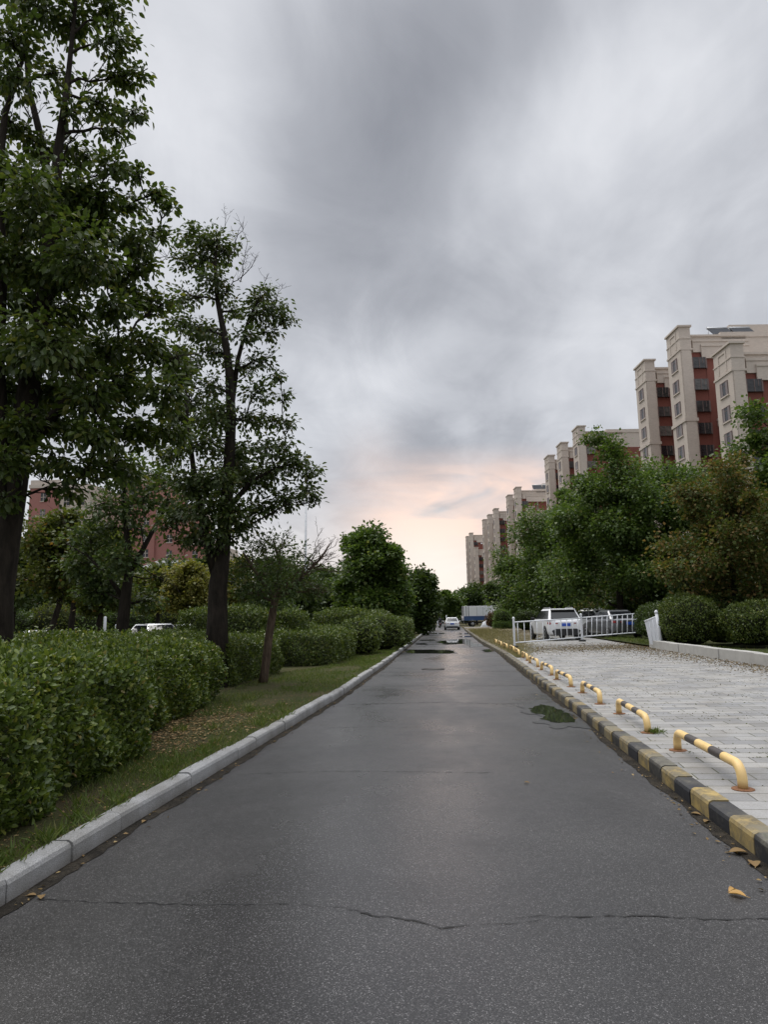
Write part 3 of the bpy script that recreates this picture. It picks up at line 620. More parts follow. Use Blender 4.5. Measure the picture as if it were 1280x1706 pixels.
# ---------------------------------------------------------------- cars
def car(name, label, loc, rz, body, L=4.4, Wd=1.8, H=1.46, belt=.92, deck=.96, hood=.86, cabB=(-1.75,1.05), cabT=(-.95,.25), suv=False, plate=True):
    t = thing(name, label, 'car', loc, rz); hw = Wd/2; yr, yf = -L/2, L/2
    st = [(yr,.80,.42,deck-.10),(yr+.08,.93,.30,deck),(yr+.5,1,.24,deck+.02),(cabB[0]+.5,1,.22,belt),(0,1,.2,belt),(cabB[1],1,.2,belt),(yf-.6,.98,.22,hood),(yf-.15,.90,.28,hood-.12),(yf,.74,.36,hood-.26)]
    mb = MB(); vs = []; ns = 10
    for y, w, zb, zd in st:
        W_ = hw*w; half = [(W_*.86,zb),(W_*.98,zb+.10),(W_,zb+(zd-zb)*.5),(W_*.965,zd-.06),(W_*.86,zd)]
        vs += [(x,y,z) for x,z in half]+[(-x,y,z) for x,z in half[::-1]]
    fs = [(i*ns+j,i*ns+(j+1)%ns,(i+1)*ns+(j+1)%ns,(i+1)*ns+j) for i in range(len(st)-1) for j in range(ns)]
    fs += [tuple(range(ns))[::-1], tuple((len(st)-1)*ns+j for j in range(ns))]
    mb.add(vs, [f[::-1] for f in fs], 0, True)
    bo = mb.build('body', body, t); e = bo.modifiers.new('b','BEVEL'); e.width=.03; e.segments=2; e.limit_method='ANGLE'; e.angle_limit=R(35); e2 = bo.modifiers.new('s','SUBSURF'); e2.levels = e2.render_levels = 1
    # cabin: lower ring / upper ring
    bw, tw = (hw*.965, hw*.76) if suv else (hw*.92, hw*.69); z0, z1 = belt-.04, H
    lo = [(-bw,cabB[0]),(bw,cabB[0]),(bw,cabB[1]),(-bw,cabB[1])]; hi = [(-tw,cabT[0]),(tw,cabT[0]),(tw,cabT[1]),(-tw,cabT[1])]
    mb = MB(); crown = [(x*.86,y*.9+ (cabT[0]+cabT[1])*.05) for x,y in hi]
    mb.add([(x,y,z0) for x,y in lo]+[(x,y,z1-.05) for x,y in hi]+[(x,y,z1) for x,y in crown], [(0,1,5,4),(1,2,6,5),(2,3,7,6),(3,0,4,7),(4,5,9,8),(5,6,10,9),(6,7,11,10),(7,4,8,11),(8,9,10,11)])
    cb = mb.build('cabin', body, t, bevel=.09); cb.modifiers['bevel'].segments = 4
    def pane(nm, q, a0, a1, b0, b1, off):
        A,B,C_,D_ = [Vector(p) for p in q]; nrm = (B-A).cross(D_-A).normalized()
        f = lambda s, r: (A*(1-s)+B*s)*(1-r)+(D_*(1-s)+C_*s)*r
        pts = [f(a0,b0),f(a1,b0),f(a1,b1),f(a0,b1)]; m = MB(); m.add([tuple(p+nrm*off) for p in pts]+[tuple(p+nrm*(off-.012)) for p in pts], [(0,1,2,3),(7,6,5,4),(0,4,5,1),(1,5,6,2),(2,6,7,3),(3,7,4,0)]); m.build(nm, mat['glass'], t)
    lo3 = [(x,y,z0) for x,y in lo]; hi3 = [(x,y,z1-.05) for x,y in hi]
    pane('rear_window', (lo3[0],lo3[1],hi3[1],hi3[0]), .06,.94,.12,.93,.008)
    pane('windscreen', (lo3[2],lo3[3],hi3[3],hi3[2]), .06,.94,.10,.94,.008)
    for a0,a1 in ((.06,.345),(.36,.655),(.67,.95)):
        pane('side_window', (lo3[1],lo3[2],hi3[2],hi3[1]), a0,a1,.16,.90,.008); pane('side_window', (lo3[3],lo3[0],hi3[0],hi3[3]), 1-a1,1-a0,.16,.90,.008)
    wr = .36 if suv else .32
    for yy in (yr+.82, yf-.85):
        for s in (-1,1):
            T = Matrix.Translation((s*(hw-.10),yy,wr)) @ Matrix.Rotation(R(90)*s,4,'Y')
            m = MB(); m.lathe([(wr*.6,-.1),(wr*.96,-.1),(wr,-.06),(wr,.07),(wr*.94,.105),(wr*.62,.105)],20,0,T); w = m.build('wheel', mat['rubber'], t)
            m = MB(); m.lathe([(wr*.63,.09),(wr*.6,.108),(wr*.3,.095),(wr*.1,.112)],10,0,T); m.build('rim', mat['alloy'], w)
            m = MB(); m.lathe([(wr*1.13,-.05),(wr*1.13,.095),(wr*.9,.097)],20,0,T @ Matrix.Translation((0,0,.0))); m.build('wheel_arch', mat['trim'], t)
    for s in (-1,1):
        zt = deck-.16
        m = MB(); m.add([(s*hw*.46,yr-.01,zt-.05),(s*hw*.93,yr+.06,zt-.09),(s*hw*.95,yr+.07,zt+.05),(s*hw*.46,yr-.0,zt+.01),(s*hw*.46,yr+.2,zt-.05),(s*hw*.965,yr+.34,zt-.06),(s*hw*.965,yr+.34,zt+.05),(s*hw*.46,yr+.2,zt+.01)],[(0,1,2,3),(1,5,6,2),(4,5,1,0),(3,2,6,7)]); m.build('tail_light', mat['red_lamp'], t, bevel=.02)
        m = MB(); m.bx(min(s*hw*.42,s*hw*.80),max(s*hw*.42,s*hw*.80),yf-.16,yf-.05,hood-.27,hood-.15); m.build('headlight', mat['silver_lamp'], t, bevel=.02)
        m = MB(); m.box((s*(hw+.09),cabB[1]-.32,belt+.08),(.2,.12,.14)); m.build('mirror', body if not suv else mat['trim'], t, bevel=.03)
    m = MB(); m.prism([(-hw*.82,.50 if suv else .40),(-hw*.66,.24),(hw*.66,.24),(hw*.82,.50 if suv else .40),(hw*.6,.60 if suv else .44),(-hw*.6,.60 if suv else .44)],-.5,.5,0,Matrix(((1,0,0,0),(0,0,.12,yr+.045),(0,1,0,0),(0,0,0,1)))); m.build('rear_bumper', mat['trim'], t, bevel=.03)
    m = MB(); m.bx(-hw*.7,hw*.7,yf-.12,yf+.01,.36,.46); m.build('front_grille', mat['trim'], t, bevel=.02)
    if plate:
        m = MB(); m.bx(-.23,.23,yr-.03,yr-.005,deck-.33,deck-.18); m.build('number_plate', mat['plate'], t, bevel=.006)
    if suv:
        m = MB(); m.box((0,cabT[0]-.04,H-.05),(tw*1.85,.26,.05)); m.build('rear_spoiler', body, t, bevel=.02)
        for s in (-1,1):
            m = MB(); m.tube([(s*tw*.86,cabT[0]+.1,H+.0),(s*tw*.86,cabT[0]+.2,H+.045),(s*tw*.86,cabT[1]-.2,H+.045),(s*tw*.86,cabT[1]-.1,H)],.018,6); m.build('roof_rail', mat['alloy'], t)
    return t
SUVK = dict(L=4.5,Wd=1.86,H=1.66,belt=1.06,deck=1.06,hood=1.02,cabB=(-2.20,.95),cabT=(-1.70,-.05),suv=True)
car('parked_car', 'white suv parked behind the white railing, seen from its rear left', (P(925,1066,40.0)[0],40.0,.21), R(8), mat['car_white'], **SUVK)
car('parked_car', 'dark sedan with red tail lights parked right of the white suv', (P(1020,1062,40.3)[0],40.3,.235), R(14), mat['car_dark'], H=1.52, belt=1.0, deck=1.06, cabT=(-1.0,.2))
car('parked_car', 'white car mostly hidden between the white suv and the dark sedan', (P(984,1062,47.5)[0],47.5,.235), R(40), mat['car_white'], H=1.62, belt=.98, suv=True)
car('moving_car', 'white sedan driving away along the far end of the road', (-.30,86.,0), R(1.5), mat['car_white'])
car('parked_car', 'white car at far left, only its roof and windscreen above the hedge', (P(52,1040,31)[0],31,P(52,1050,31)[2]-1.42), R(128), mat['car_white'], H=1.42)
car('parked_car', 'silver grey car whose roof shows above the hedge between two dark trunks', (P(266,1040,34)[0],34,P(266,1038.5,34)[2]-1.46), R(215), mat['car_silver'], H=1.46, cabT=(-.95,.1))
car('parked_car', 'pale car just behind and left of the silver grey car', (P(244,1040,39)[0],39,P(244,1039.5,39)[2]-1.46), R(190), mat['car_white'], H=1.46)
car('parked_car', 'white car roof just right of the silver grey car beyond the hedge', (P(310,1040,40)[0],40,P(310,1039.5,40)[2]-1.46), R(80), mat['car_white'], H=1.46)

# ---------------------------------------------------------------- truck
def truck():
    p = P(806,1038,108); t = thing('box_truck', 'white box truck with a blue lower band parked across the far yard', 'truck', (p[0]-.2,108,.0), R(-82))
    # local y forward (to the right in the photo), x to the side towards the camera
    mb = MB(); mb.bx(-1.1,1.1,-2.9,2.3,1.58,3.10); mb.build('cargo_box', mat['car_white'], t, bevel=.03)
    mb = MB(); mb.bx(-1.13,1.13,-2.95,2.2,.95,1.60); mb.build('side_band', mat['truck_blue'], t)
    for s in (-1,1):
        mb = MB(); mb.bx(s*1.105-.01,s*1.105+.01,-.9,.9,1.68,2.95); mb.build('side_door', mat['white_paint'], t)
        for yy in (-.92,0,.92): 
            mb = MB(); mb.box((s*1.12,yy,2.3),(.03,.05,1.3)); mb.build('door_bar', mat['steel'], t)
    for x in (-.95,-.35,.35,.95):
        mb = MB(); mb.box((x,-2.92,2.34),(.07,.05,1.5)); mb.build('rear_bar', mat['trim'], t)
    for yy in (-2.55,-2.2):
        mb = MB(); mb.box((1.115,yy,2.34),(.04,.07,1.5)); mb.build('side_bar', mat['trim'], t)
    mb = MB(); mb.prism([(2.45,.6),(4.0,.6),(4.05,1.3),(3.65,2.25),(2.45,2.35)],-1.0,1.0,0,Matrix(((0,0,1,0),(1,0,0,0),(0,1,0,0),(0,0,0,1)))); mb.build('cab', mat['car_white'], t, bevel=.06)
    for s in (-1,1):
        mb = MB(); mb.bx(s*1.0-.012,s*1.0+.012,2.8,3.6,1.35,2.0); mb.build('cab_window', mat['glass'], t)
    mb = MB(); mb.bx(-.45,.45,-2.8,3.8,.55,.8); mb.build('chassis', mat['trim'], t)
    for yy in (-1.6,3.0):
        for s in (-1,1):
            T = Matrix.Translation((s*.85,yy,.43)) @ Matrix.Rotation(R(90)*s,4,'Y'); mb = MB(); mb.lathe([(.2,-.14),(.41,-.14),(.43,-.1),(.43,.1),(.41,.13),(.25,.13)],18,0,T); w = mb.build('wheel', mat['rubber'], t)
            mb = MB(); mb.lathe([(.25,.12),(.22,.14),(.08,.15)],12,0,T); mb.build('rim', mat['alloy'], w)
truck()
# white covered scooter under the red shrub
def covered():
    p = P(812,1041,100); mb = MB(); rr = random.Random(4); n = 14; prof = [(.62,0),(.60,.25),(.50,.55),(.42,.8),(.25,1.0),(.05,1.08)]
    vs = []
    for r, z in prof:
        for j in range(n):
            a = 2*math.pi*j/n; k = 1+.10*math.sin(3*a+z*4)+rr.uniform(-.06,.06); vs.append((r*k*1.5*math.cos(a), r*k*.6*math.sin(a), z+(.14*math.cos(a) if z > .5 else 0)))
    mb.add(vs, [(i*n+j,i*n+(j+1)%n,(i+1)*n+(j+1)%n,(i+1)*n+j) for i in range(len(prof)-1) for j in range(n)]+[tuple((len(prof)-1)*n+j for j in range(n))], 0, True)
    o = mb.build('covered_scooter', mat['white_paint']); o.location = (p[0],100,-.02); tag(o, 'white lumpy tarpaulin cover over a scooter beneath the red leaved shrub', 'covered scooter')
covered()

# ---------------------------------------------------------------- scooter rider far down the road
def rider():
    p = P(734,1044,100); x0 = p[0]
    t = thing('motor_scooter', 'dark motor scooter ridden away along the left edge of the far road', 'scooter', (x0,100,0))
    mb = MB(); mb.tube([(0,-.55,.45),(0,-.3,.62),(0,.1,.58),(0,.15,.3),(0,.45,.3),(0,.58,.75),(0,.5,1.0)], [.10,.16,.14,.13,.12,.09,.04], 8); mb.build('body', mat['trim'], t)
    mb = MB(); mb.tube([(-.33,.44,1.02),(0,.5,1.0),(.33,.44,1.02)], .02, 6); mb.build('handlebar', mat['steel'], t)
    for yy in (-.55,.62):
        T = Matrix.Translation((0,yy,.24)) @ Matrix.Rotation(R(90),4,'Y'); mb = MB(); mb.lathe([(.14,-.05),(.23,-.05),(.24,-.02),(.24,.02),(.23,.05),(.14,.05)],16,0,T); mb.build('wheel', mat['rubber'], t)
    mb = MB(); mb.bx(-.08,.08,-.74,-.70,.55,.63); mb.build('tail_light', mat['red_lamp'], t)
    mb = MB(); mb.bx(-.44,-.26,-.62,-.25,.35,.95); tag(mb.build('saddle_bag', mat['white_paint'], None, bevel=.05), 'small white bag hung on the left of the dark scooter', 'bag').location = (x0,100,0)
    me = bpy.data.meshes.new('person')
    V = [(0,-.12,.80),(0,-.10,1.05),(0,-.05,1.30),(0,-.03,1.40),(0,0,1.52),(0,.01,1.62),
         (.12,.0,.78),(.17,.28,.72),(.15,.22,.40),(.15,.30,.34),(-.12,.0,.78),(-.17,.28,.72),(-.15,.22,.40),(-.15,.30,.34),
         (.19,-.05,1.32),(.27,.12,1.12),(.30,.38,1.04),(-.19,-.05,1.32),(-.27,.12,1.12),(-.30,.38,1.04)]
    E = [(0,1),(1,2),(2,3),(3,4),(4,5),(0,6),(6,7),(7,8),(8,9),(0,10),(10,11),(11,12),(12,13),(2,14),(14,15),(15,16),(2,17),(17,18),(18,19)]
    rad = [.15,.15,.16,.07,.10,.09,.11,.085,.06,.05,.11,.085,.06,.05,.075,.055,.04,.075,.055,.04]
    me.from_pydata(V, E, []); o = bpy.data.objects.new('person', me); COL.objects.link(o); o.location = (x0,100,0)
    mo = o.modifiers.new('skin','SKIN'); me.skin_vertices or None
    sv = me.skin_vertices[0].data
    for i, r in enumerate(rad): sv[i].radius = (r,r)
    sv[0].use_root = True
    o.modifiers.new('sub','SUBSURF').render_levels = 1
    me.materials.append(plain('dark_clothes', (.03,.03,.035), .8)); tag(o, 'person in dark clothes seated on the scooter, seen from behind', 'person')
    hb = MB(); hb.lathe([(.09,0),(.115,.05),(.11,.14),(.06,.2)],12,0,Matrix.Translation((0,.005,1.50))); hb.build('hair', mat['trim'], o)
try: rider()
except Exception as ex: print('rider', ex)

# ---------------------------------------------------------------- trees
def limb(mb, a, b, r0, r1, rr, n=5, sides=6, bow=.18, wob=.05):
    a = Vector(a); b = Vector(b); d = b-a; L = d.length; pts = []; rs = []
    for i in range(n+1):
        t = i/n; p = a+d*t; p.z += bow*L*(math.sin(math.pi*t)*.45 - .0) - bow*.35*L*(t*(1-t)); 
        if 0 < i < n: p += Vector((rr.uniform(-1,1),rr.uniform(-1,1),rr.uniform(-1,1)))*L*wob
        pts.append(p); rs.append(r0+(r1-r0)*t**.8)
    mb.tube(pts, rs, sides, cap=False); return pts
def tree(name, label, loc, trunk, clumps, leaf, lm, bm, n_leaf, twigs=10, kind=4, group=None, droop=.35, seed=1, spread=.30, cat='tree', bare=[], limb_r=.4, zmin=None, twig_r=.012, nrand=.7):
    rr = random.Random(seed); t = thing(name, label, cat, loc, 0, group)
    tr = MB(); tp = [Vector(q[:3]) for q in trunk[0]]
    for k, path in enumerate(trunk): tr.tube([q[:3] for q in path], [q[3] for q in path], 10 if k == 0 else 8, cap=True)
    nodes = [(Vector(q[:3]), q[3]) for path in trunk for q in path]
    fine = []
    for path in trunk:
        for qa, qb in zip(path[:-1], path[1:]):
            for i in range(6):
                s = i/6; fine.append((Vector(qa[:3])*(1-s)+Vector(qb[:3])*s, qa[3]*(1-s)+qb[3]*s))
        fine.append((Vector(path[-1][:3]), path[-1][3]))
    zlo = zmin if zmin is not None else tp[-1].z*.3
    PP = []; DD = []; limbs = []
    order = sorted(clumps, key=lambda c: c[0][2])
    for c, rad, dens in order:
        c = Vector(c); best = None
        for p, r in fine+limbs:
            if p.z < zlo: continue
            dv = c-p; h = math.hypot(dv.x, dv.y)
            want = p.z+.25*h; cost = dv.length+1.8*max(0, p.z-c.z+.15*h)+ (0.0 if r > .03 else .4)
            if best is None or cost < best[0]: best = (cost, p, r)
        if best is None: best = (0, tp[-1], trunk[0][-1][3])
        p, r = best[1], best[2]; mr = (rad[0]+rad[1]+rad[2])/3
        r0 = max(.014, min(r*.75, limb_r*r+.01)); pts = limb(tr, p, c, r0, max(.008, r0*.35), rr)
        for i, q in enumerate(pts[1:]): limbs.append((Vector(q), r0*(1-.13*(i+1))))
        ends = []
        for k in range(twigs):
            e = Vector((rr.gauss(0,1),rr.gauss(0,1),rr.gauss(0,1))); e = e.normalized()*(rr.random()**.4)
            e = c+Vector((e.x*rad[0],e.y*rad[1],e.z*rad[2])); s = pts[rr.choice([2,3,3,4,5])]
            tp_ = limb(tr, s, e, twig_r, twig_r*.4, rr, 3, 4, .1, .06); ends.append((e, (e-s).normalized(), tp_))
        nl = int(n_leaf*dens)
        if nl:
            idx = rng.integers(0, len(ends), nl); tt = rng.random(nl)**.5
            E = np.array([tuple(q[0]) for q in ends]); Sx = np.array([tuple(q[2][1]) for q in ends]); dd = np.array([tuple(q[1]) for q in ends])
            base = E[idx]*tt[:,None]+Sx[idx]*(1-tt)[:,None]
            off = rng.normal(size=(nl,3))*np.array(rad)*spread; PP.append(base+off); out = unit(off+1e-6)
            DD.append(dd[idx]*.6+out*.9+rng.normal(0,.45,(nl,3))+np.array([0,0,-droop]))
    for (a, b, r0, nt, sp) in bare:
        pts = limb(tr, a, b, r0, r0*.3, rr, 6, 5, .05, .05)
        for k in range(nt):
            s = pts[rr.randrange(1,7)]; e = Vector(s)+(Vector(b)-Vector(a)).normalized()*rr.uniform(.1,.6)*sp+Vector((rr.uniform(-1,1),rr.uniform(-1,1),rr.uniform(-.3,1)))*sp*.5
            q = limb(tr, s, e, max(.004,r0*.4), .0025, rr, 4, 4, .05, .08)
            for _ in range(2):
                s2 = q[rr.randrange(1,4)]; e2 = Vector(s2)+Vector((rr.uniform(-1,1),rr.uniform(-1,1),rr.uniform(-.2,1)))*sp*.28; limb(tr, s2, e2, .004, .002, rr, 3, 3, .05, .08)
    tr.build('trunk', bm, t)
    if PP:
        Pn = np.concatenate(PP); D = np.concatenate(DD); nl = len(Pn); N = np.stack([rng.normal(0,nrand,nl),rng.normal(0,nrand,nl),np.ones(nl)],1)
        leaves('crown', Pn, D, N, leaf*rng.uniform(.6,1.25,nl), lm, t, kind)
    return t
def rel(loc, pts): return [(p[0]-loc[0],p[1]-loc[1],p[2]-loc[2]) for p in pts]
def auto(center, radii, n, cr, seed, shell=.55, flat=.75, dens=1.0, bottom=-.9, pw=.78):
    rr = random.Random(seed); out = []
    while len(out) < n:
        v = Vector((rr.gauss(0,1),rr.gauss(0,1),rr.gauss(0,1))).normalized()*(shell+(1-shell)*rr.random())*rr.uniform(.85,1.0)
        v = Vector([math.copysign(abs(q)**pw, q) for q in v])
        if v.z < bottom: continue
        s = cr*rr.uniform(.6,1.35)
        if rr.random() < .24 and v.z > -.3: v = v*rr.uniform(1.06,1.2); s *= .62
        out.append(((center[0]+v.x*radii[0],center[1]+v.y*radii[1],center[2]+v.z*radii[2]),(s,s,s*flat),dens*rr.uniform(.8,1.2)))
    return out

# --- the big tree at the left edge
Y1 = 8.8
def big_tree():
    b = P(-8,1060,Y1); loc = (b[0],Y1,.1)
    trunkpx = [(-16,1090,.25,0),(-7,1000,.215,0),(8,900,.19,0),(22,815,.175,.05),(38,700,.155,.1),(56,600,.14,.1),(74,480,.125,.05),(88,350,.095,0),(98,240,.062,-.1),(112,140,.042,-.1),(122,40,.03,0),(130,-60,.03,0),(135,-150,.02,0)]
    path = [tuple(np.array(P(x,y,Y1+dy))-np.array(loc))+(r,) for x,y,r,dy in trunkpx]
    path[0] = (path[0][0],path[0][1],-.05,.33)
    p2 = [tuple(np.array(P(x,y,Y1+dy))-np.array(loc))+(r,) for x,y,r,dy in [(10,880,.13,0),(0,740,.12,-.1),(-6,600,.10,-.2),(2,450,.08,-.3),(-4,300,.06,-.3),(8,190,.04,-.3),(40,90,.025,-.2)]]
    p3 = [tuple(np.array(P(x,y,Y1+dy))-np.array(loc))+(r,) for x,y,r,dy in [(88,350,.08,0),(70,240,.06,.3),(48,150,.045,.4),(40,50,.03,.4),(44,-60,.02,.4)]]
    p4 = [tuple(np.array(P(x,y,Y1+dy))-np.array(loc))+(r,) for x,y,r,dy in [(36,760,.09,0),(90,690,.07,.1),(150,620,.05,.2),(205,570,.03,.3)]]
    px = [ # x, y, dY, radius px, density
        (60,10,0,60,1.1),(120,40,.2,45,1),(185,20,.1,40,1),(200,70,0,38,1),(20,60,-.3,50,1.1),(150,-40,0,50,1),(70,-60,.2,60,1),(10,-40,.3,50,1),(205,-30,.2,40,.8),
        (30,130,-.4,45,.8),(95,120,.4,40,.7),(205,128,.1,38,1.1),(235,122,.1,20,.7),(175,180,.3,40,.8),(225,185,-.1,28,.9),(110,180,-.2,32,.6),
        (20,210,0,42,.7),(60,240,.2,42,.8),(130,250,.4,40,.9),(200,220,.2,30,.7),(190,270,-.3,34,1),(225,285,.1,25,.8),
        (30,290,-.4,55,1.2),(100,310,-.4,50,1.2),(160,330,-.2,45,1.1),(225,335,.2,32,1),(262,322,.2,28,1),(280,345,.1,20,.8),
        (20,370,.3,55,1.2),(90,390,.3,50,1.2),(170,385,.1,50,1.2),(225,400,-.2,40,1.1),(265,385,.3,28,.9),
        (30,440,-.5,60,1.3),(110,450,-.4,55,1.2),(190,450,0,45,1.1),(240,440,.2,30,.9),
        (40,510,.2,55,1.1),(120,520,.3,55,1.1),(190,510,-.3,42,1.1),(240,500,.4,35,1),(280,500,.4,30,.9),
        (30,580,-.3,55,1.2),(110,590,-.4,50,1),(180,580,.2,48,1.1),(240,570,0,45,1.1),(285,590,.3,35,1),
        (20,650,.3,55,1.1),(90,650,.4,45,1.1),(150,655,-.3,48,1.2),(215,640,.3,50,1.2),(275,650,.1,45,1.1),(310,625,.3,28,.8),
        (40,715,-.3,48,1),(110,710,.3,48,1.2),(170,720,-.3,45,1.2),(235,715,.2,50,1.2),(290,720,.4,35,1),
        (90,765,-.4,38,1),(150,780,0,40,1),(205,780,.4,40,1),(120,815,-.2,28,.8),(8,770,-.6,40,1.1),(5,830,-.5,30,.9),
        (-60,100,0,70,1),(-80,250,0,70,1),(-60,400,0,80,1.2),(-90,550,.2,80,1.2),(-70,700,0,70,1.1),(60,560,-1.0,60,1),(140,420,-1.0,60,1),(60,330,-.9,60,1),(60,680,.9,60,1),(160,600,1.0,60,1),(110,330,1.0,60,.9),(40,470,1.1,70,.9)]
    sc = Y1/F; cl = []
    for x, y, dy, r, dn in px:
        c = tuple(np.array(P(x,y,Y1+dy*1.3))-np.array(loc)); cl.append((c,(r*sc*1.0,r*sc*1.1,r*sc*.72),dn*(r/45)**2))
    bare = [(tuple(np.array(P(*a,Y1+.2))-np.array(loc)), tuple(np.array(P(*b,Y1+.3))-np.array(loc)), .018, 7, .6) for a,b in [((100,240),(185,90)),((90,340),(180,290)),((88,330),(150,120)),((120,300),(195,290)),((60,240),(20,100)),((210,460),(240,440)),((150,640),(330,590)),((95,820),(60,790)),((75,480),(190,445))]]
    tree('broadleaf_tree', 'tallest dark broadleaf tree at the left edge, its crown leaving the frame', loc, [path,p2,p3,p4], cl, .104, mat['leaf_big'], mat['bark_dark'], 400, 16, 6, seed=3, spread=.27, bare=bare, zmin=1.9, droop=.75, twig_r=.008)
big_tree()
# --- the second tree
Y2 = 14.6
def second_tree():
    b = P(360,1060,Y2); loc = (b[0],Y2,.1); rl = lambda x,y,dy=0: tuple(np.array(P(x,y,Y2+dy))-np.array(loc))
    path = [rl(360,1120)+(.27,),rl(362,1030)+(.215,),rl(363,975)+(.20,),rl(368,940)+(.18,),rl(374,880)+(.15,),rl(380,800)+(.13,),rl(385,700)+(.11,),rl(382,620)+(.095,),rl(374,560,.1)+(.075,),rl(362,500,.1)+(.055,),rl(358,440)+(.04,),rl(362,390)+(.02,)]
    path[0] = (path[0][0],path[0][1],-.05,.30)
    p2 = [rl(360,960)+(.12,),rl(346,910,-.1)+(.10,),rl(335,850,-.2)+(.08,),rl(322,780,-.3)+(.06,),rl(312,700,-.4)+(.04,),rl(308,620,-.4)+(.025,)]
    p3 = [rl(384,690)+(.07,),rl(396,600,.2)+(.055,),rl(412,540,.2)+(.04,),rl(430,500,.2)+(.025,)]
    p4 = [rl(378,850)+(.07,),rl(420,800,.1)+(.05,),rl(460,780,.1)+(.035,),rl(500,770,.1)+(.02,)]
    px = [(350,395,0,34,1),(375,420,.2,34,1.1),(320,385,.1,26,.8),(335,430,.1,34,1.1),(355,465,-.2,32,1),(300,440,.2,26,.8),(310,395,.3,22,.7),(365,490,.1,26,.9),
          (440,490,.2,32,1),(462,515,.1,28,1),(480,530,.1,20,.8),(425,525,.2,32,1),(410,560,-.2,26,.8),(455,555,.3,22,.8),(390,520,.4,24,.7),
          (310,500,.2,32,.9),(290,540,.1,30,.9),(330,545,-.2,32,.9),(350,590,.2,30,.8),(310,600,-.3,36,1),(280,620,.3,30,.9),
          (400,610,.2,30,.8),(440,600,.1,26,.9),(465,625,.1,20,.8),(430,650,-.2,30,.9),(470,660,.1,18,.7),(350,640,-.3,30,.9),
          (320,670,.3,36,1),(370,690,-.3,34,1),(420,700,.2,32,.9),(455,700,.1,22,.8),(480,705,.1,20,.8),(290,690,-.2,36,1),
          (330,740,-.4,40,1.1),(390,750,.3,36,1),(440,745,-.2,34,1),(475,740,.2,24,.8),(280,750,.3,36,1),
          (310,800,-.4,42,1.2),(360,800,-.4,40,1.2),(410,800,.2,38,1.1),(450,790,.3,36,1.1),(490,765,.1,32,1.1),(515,785,.1,24,1),(510,815,0,24,1),(528,835,.1,14,.8),(475,830,.2,34,1.1),
          (300,850,.3,38,1),(345,850,-.4,40,1.2),(395,850,-.3,40,1.2),(440,845,.3,34,1),(330,890,.1,32,1),(370,895,-.3,34,1),(410,880,.1,28,.9),(300,900,.3,26,.8),(275,870,.4,28,.8),(350,920,-.2,18,.6),
          (340,700,.9,50,1),(400,780,1.0,50,1),(350,560,.8,40,.8),(340,820,.9,50,1)]
    sc = Y2/F; cl = [(rl(x,y,dy*1.3),(r*sc,r*sc*1.1,r*sc*.7),dn*(r/34)**2) for x,y,dy,r,dn in px]
    bare = [(rl(380,440),rl(405,370,.1),.016,9,.5),(rl(370,500),rl(425,430,.1),.016,10,.5),(rl(420,530),rl(448,455,.1),.014,10,.4),(rl(400,470),rl(412,400,.2),.012,8,.4),(rl(430,530),rl(470,480,.1),.012,8,.35),(rl(360,400),rl(383,355),.010,8,.3),
            (rl(395,700),rl(485,650,.1),.012,8,.4),(rl(390,640),rl(465,580,.1),.014,8,.4),(rl(390,760),rl(490,705,.1),.012,8,.4)]
    tree('broadleaf_tree', 'second dark broadleaf tree, forked low, with bare twigs at its top right', loc, [path,p2,p3,p4], cl, .110, mat['leaf_mid'], mat['bark_dark'], 350, 15, 6, seed=5, spread=.27, bare=bare, zmin=1.9, droop=.6, twig_r=.008)
second_tree()
# --- small leaning tree on the verge
def small_tree():
    x,y,_ = G(437,1138,.12); loc = (x,y,.1); rl = lambda px,py,dy=0: tuple(np.array(P(px,py,y+dy))-np.array(loc)); sc = y/F
    path = [rl(437,1142)+(.115,),rl(441,1120)+(.095,),rl(448,1060)+(.09,),rl(457,1005)+(.085,),rl(462,980)+(.08,)]
    br = [[rl(458,1000)+(.06,),rl(430,960,-.2)+(.04,),rl(405,920,-.2)+(.02,)],[rl(460,990)+(.06,),rl(468,940,.2)+(.04,),rl(455,900,.2)+(.02,)],[rl(461,995)+(.06,),rl(500,965,0)+(.045,),rl(535,930,.1)+(.025,),rl(550,905,.1)+(.012,)]]
    cl = []
    for px,py,dy,r,dn in [(425,985,-.3,28,1.2),(455,975,.2,30,1.2),(490,980,-.2,28,1.1),(515,985,.2,22,.9),(405,970,.2,24,1),(400,945,-.1,24,.9),(430,940,.3,28,1),(460,930,-.4,30,1),(490,945,.3,28,.9),(420,915,.1,24,.7),(445,900,-.1,24,.7),(475,905,.2,24,.6),(500,920,-.2,20,.4),(460,960,.5,34,1),(440,955,-.6,34,1),(480,970,-.6,34,1),(530,975,.2,20,.6),(545,985,.1,14,.4),(400,990,.3,20,.7)]:
        cl.append((rl(px,py,dy*1.3),(r*sc,r*sc*1.1,r*sc*.8),dn))
    rr = random.Random(2); bare = []
    for k in range(22):
        a = rr.choice([rl(500,965),rl(520,945,.05),rl(535,930,.1),rl(485,970)]); e = rl(rr.uniform(515,572),rr.uniform(880,1000),rr.uniform(-.4,.4)); bare.append((a,e,.012,5,.3))
    for k in range(10): bare.append((rl(450,940),rl(rr.uniform(400,490),rr.uniform(870,900),rr.uniform(-.3,.3)),.008,4,.25))
    tree('small_tree', 'small tree with a leaning red brown trunk on the verge, half its twigs bare', loc, [path]+br, cl, .085, mat['leaf_fine'], mat['bark_brown'], 330, 12, 4, seed=8, spread=.38, bare=bare, zmin=1.2, droop=.1, twig_r=.006)
small_tree()

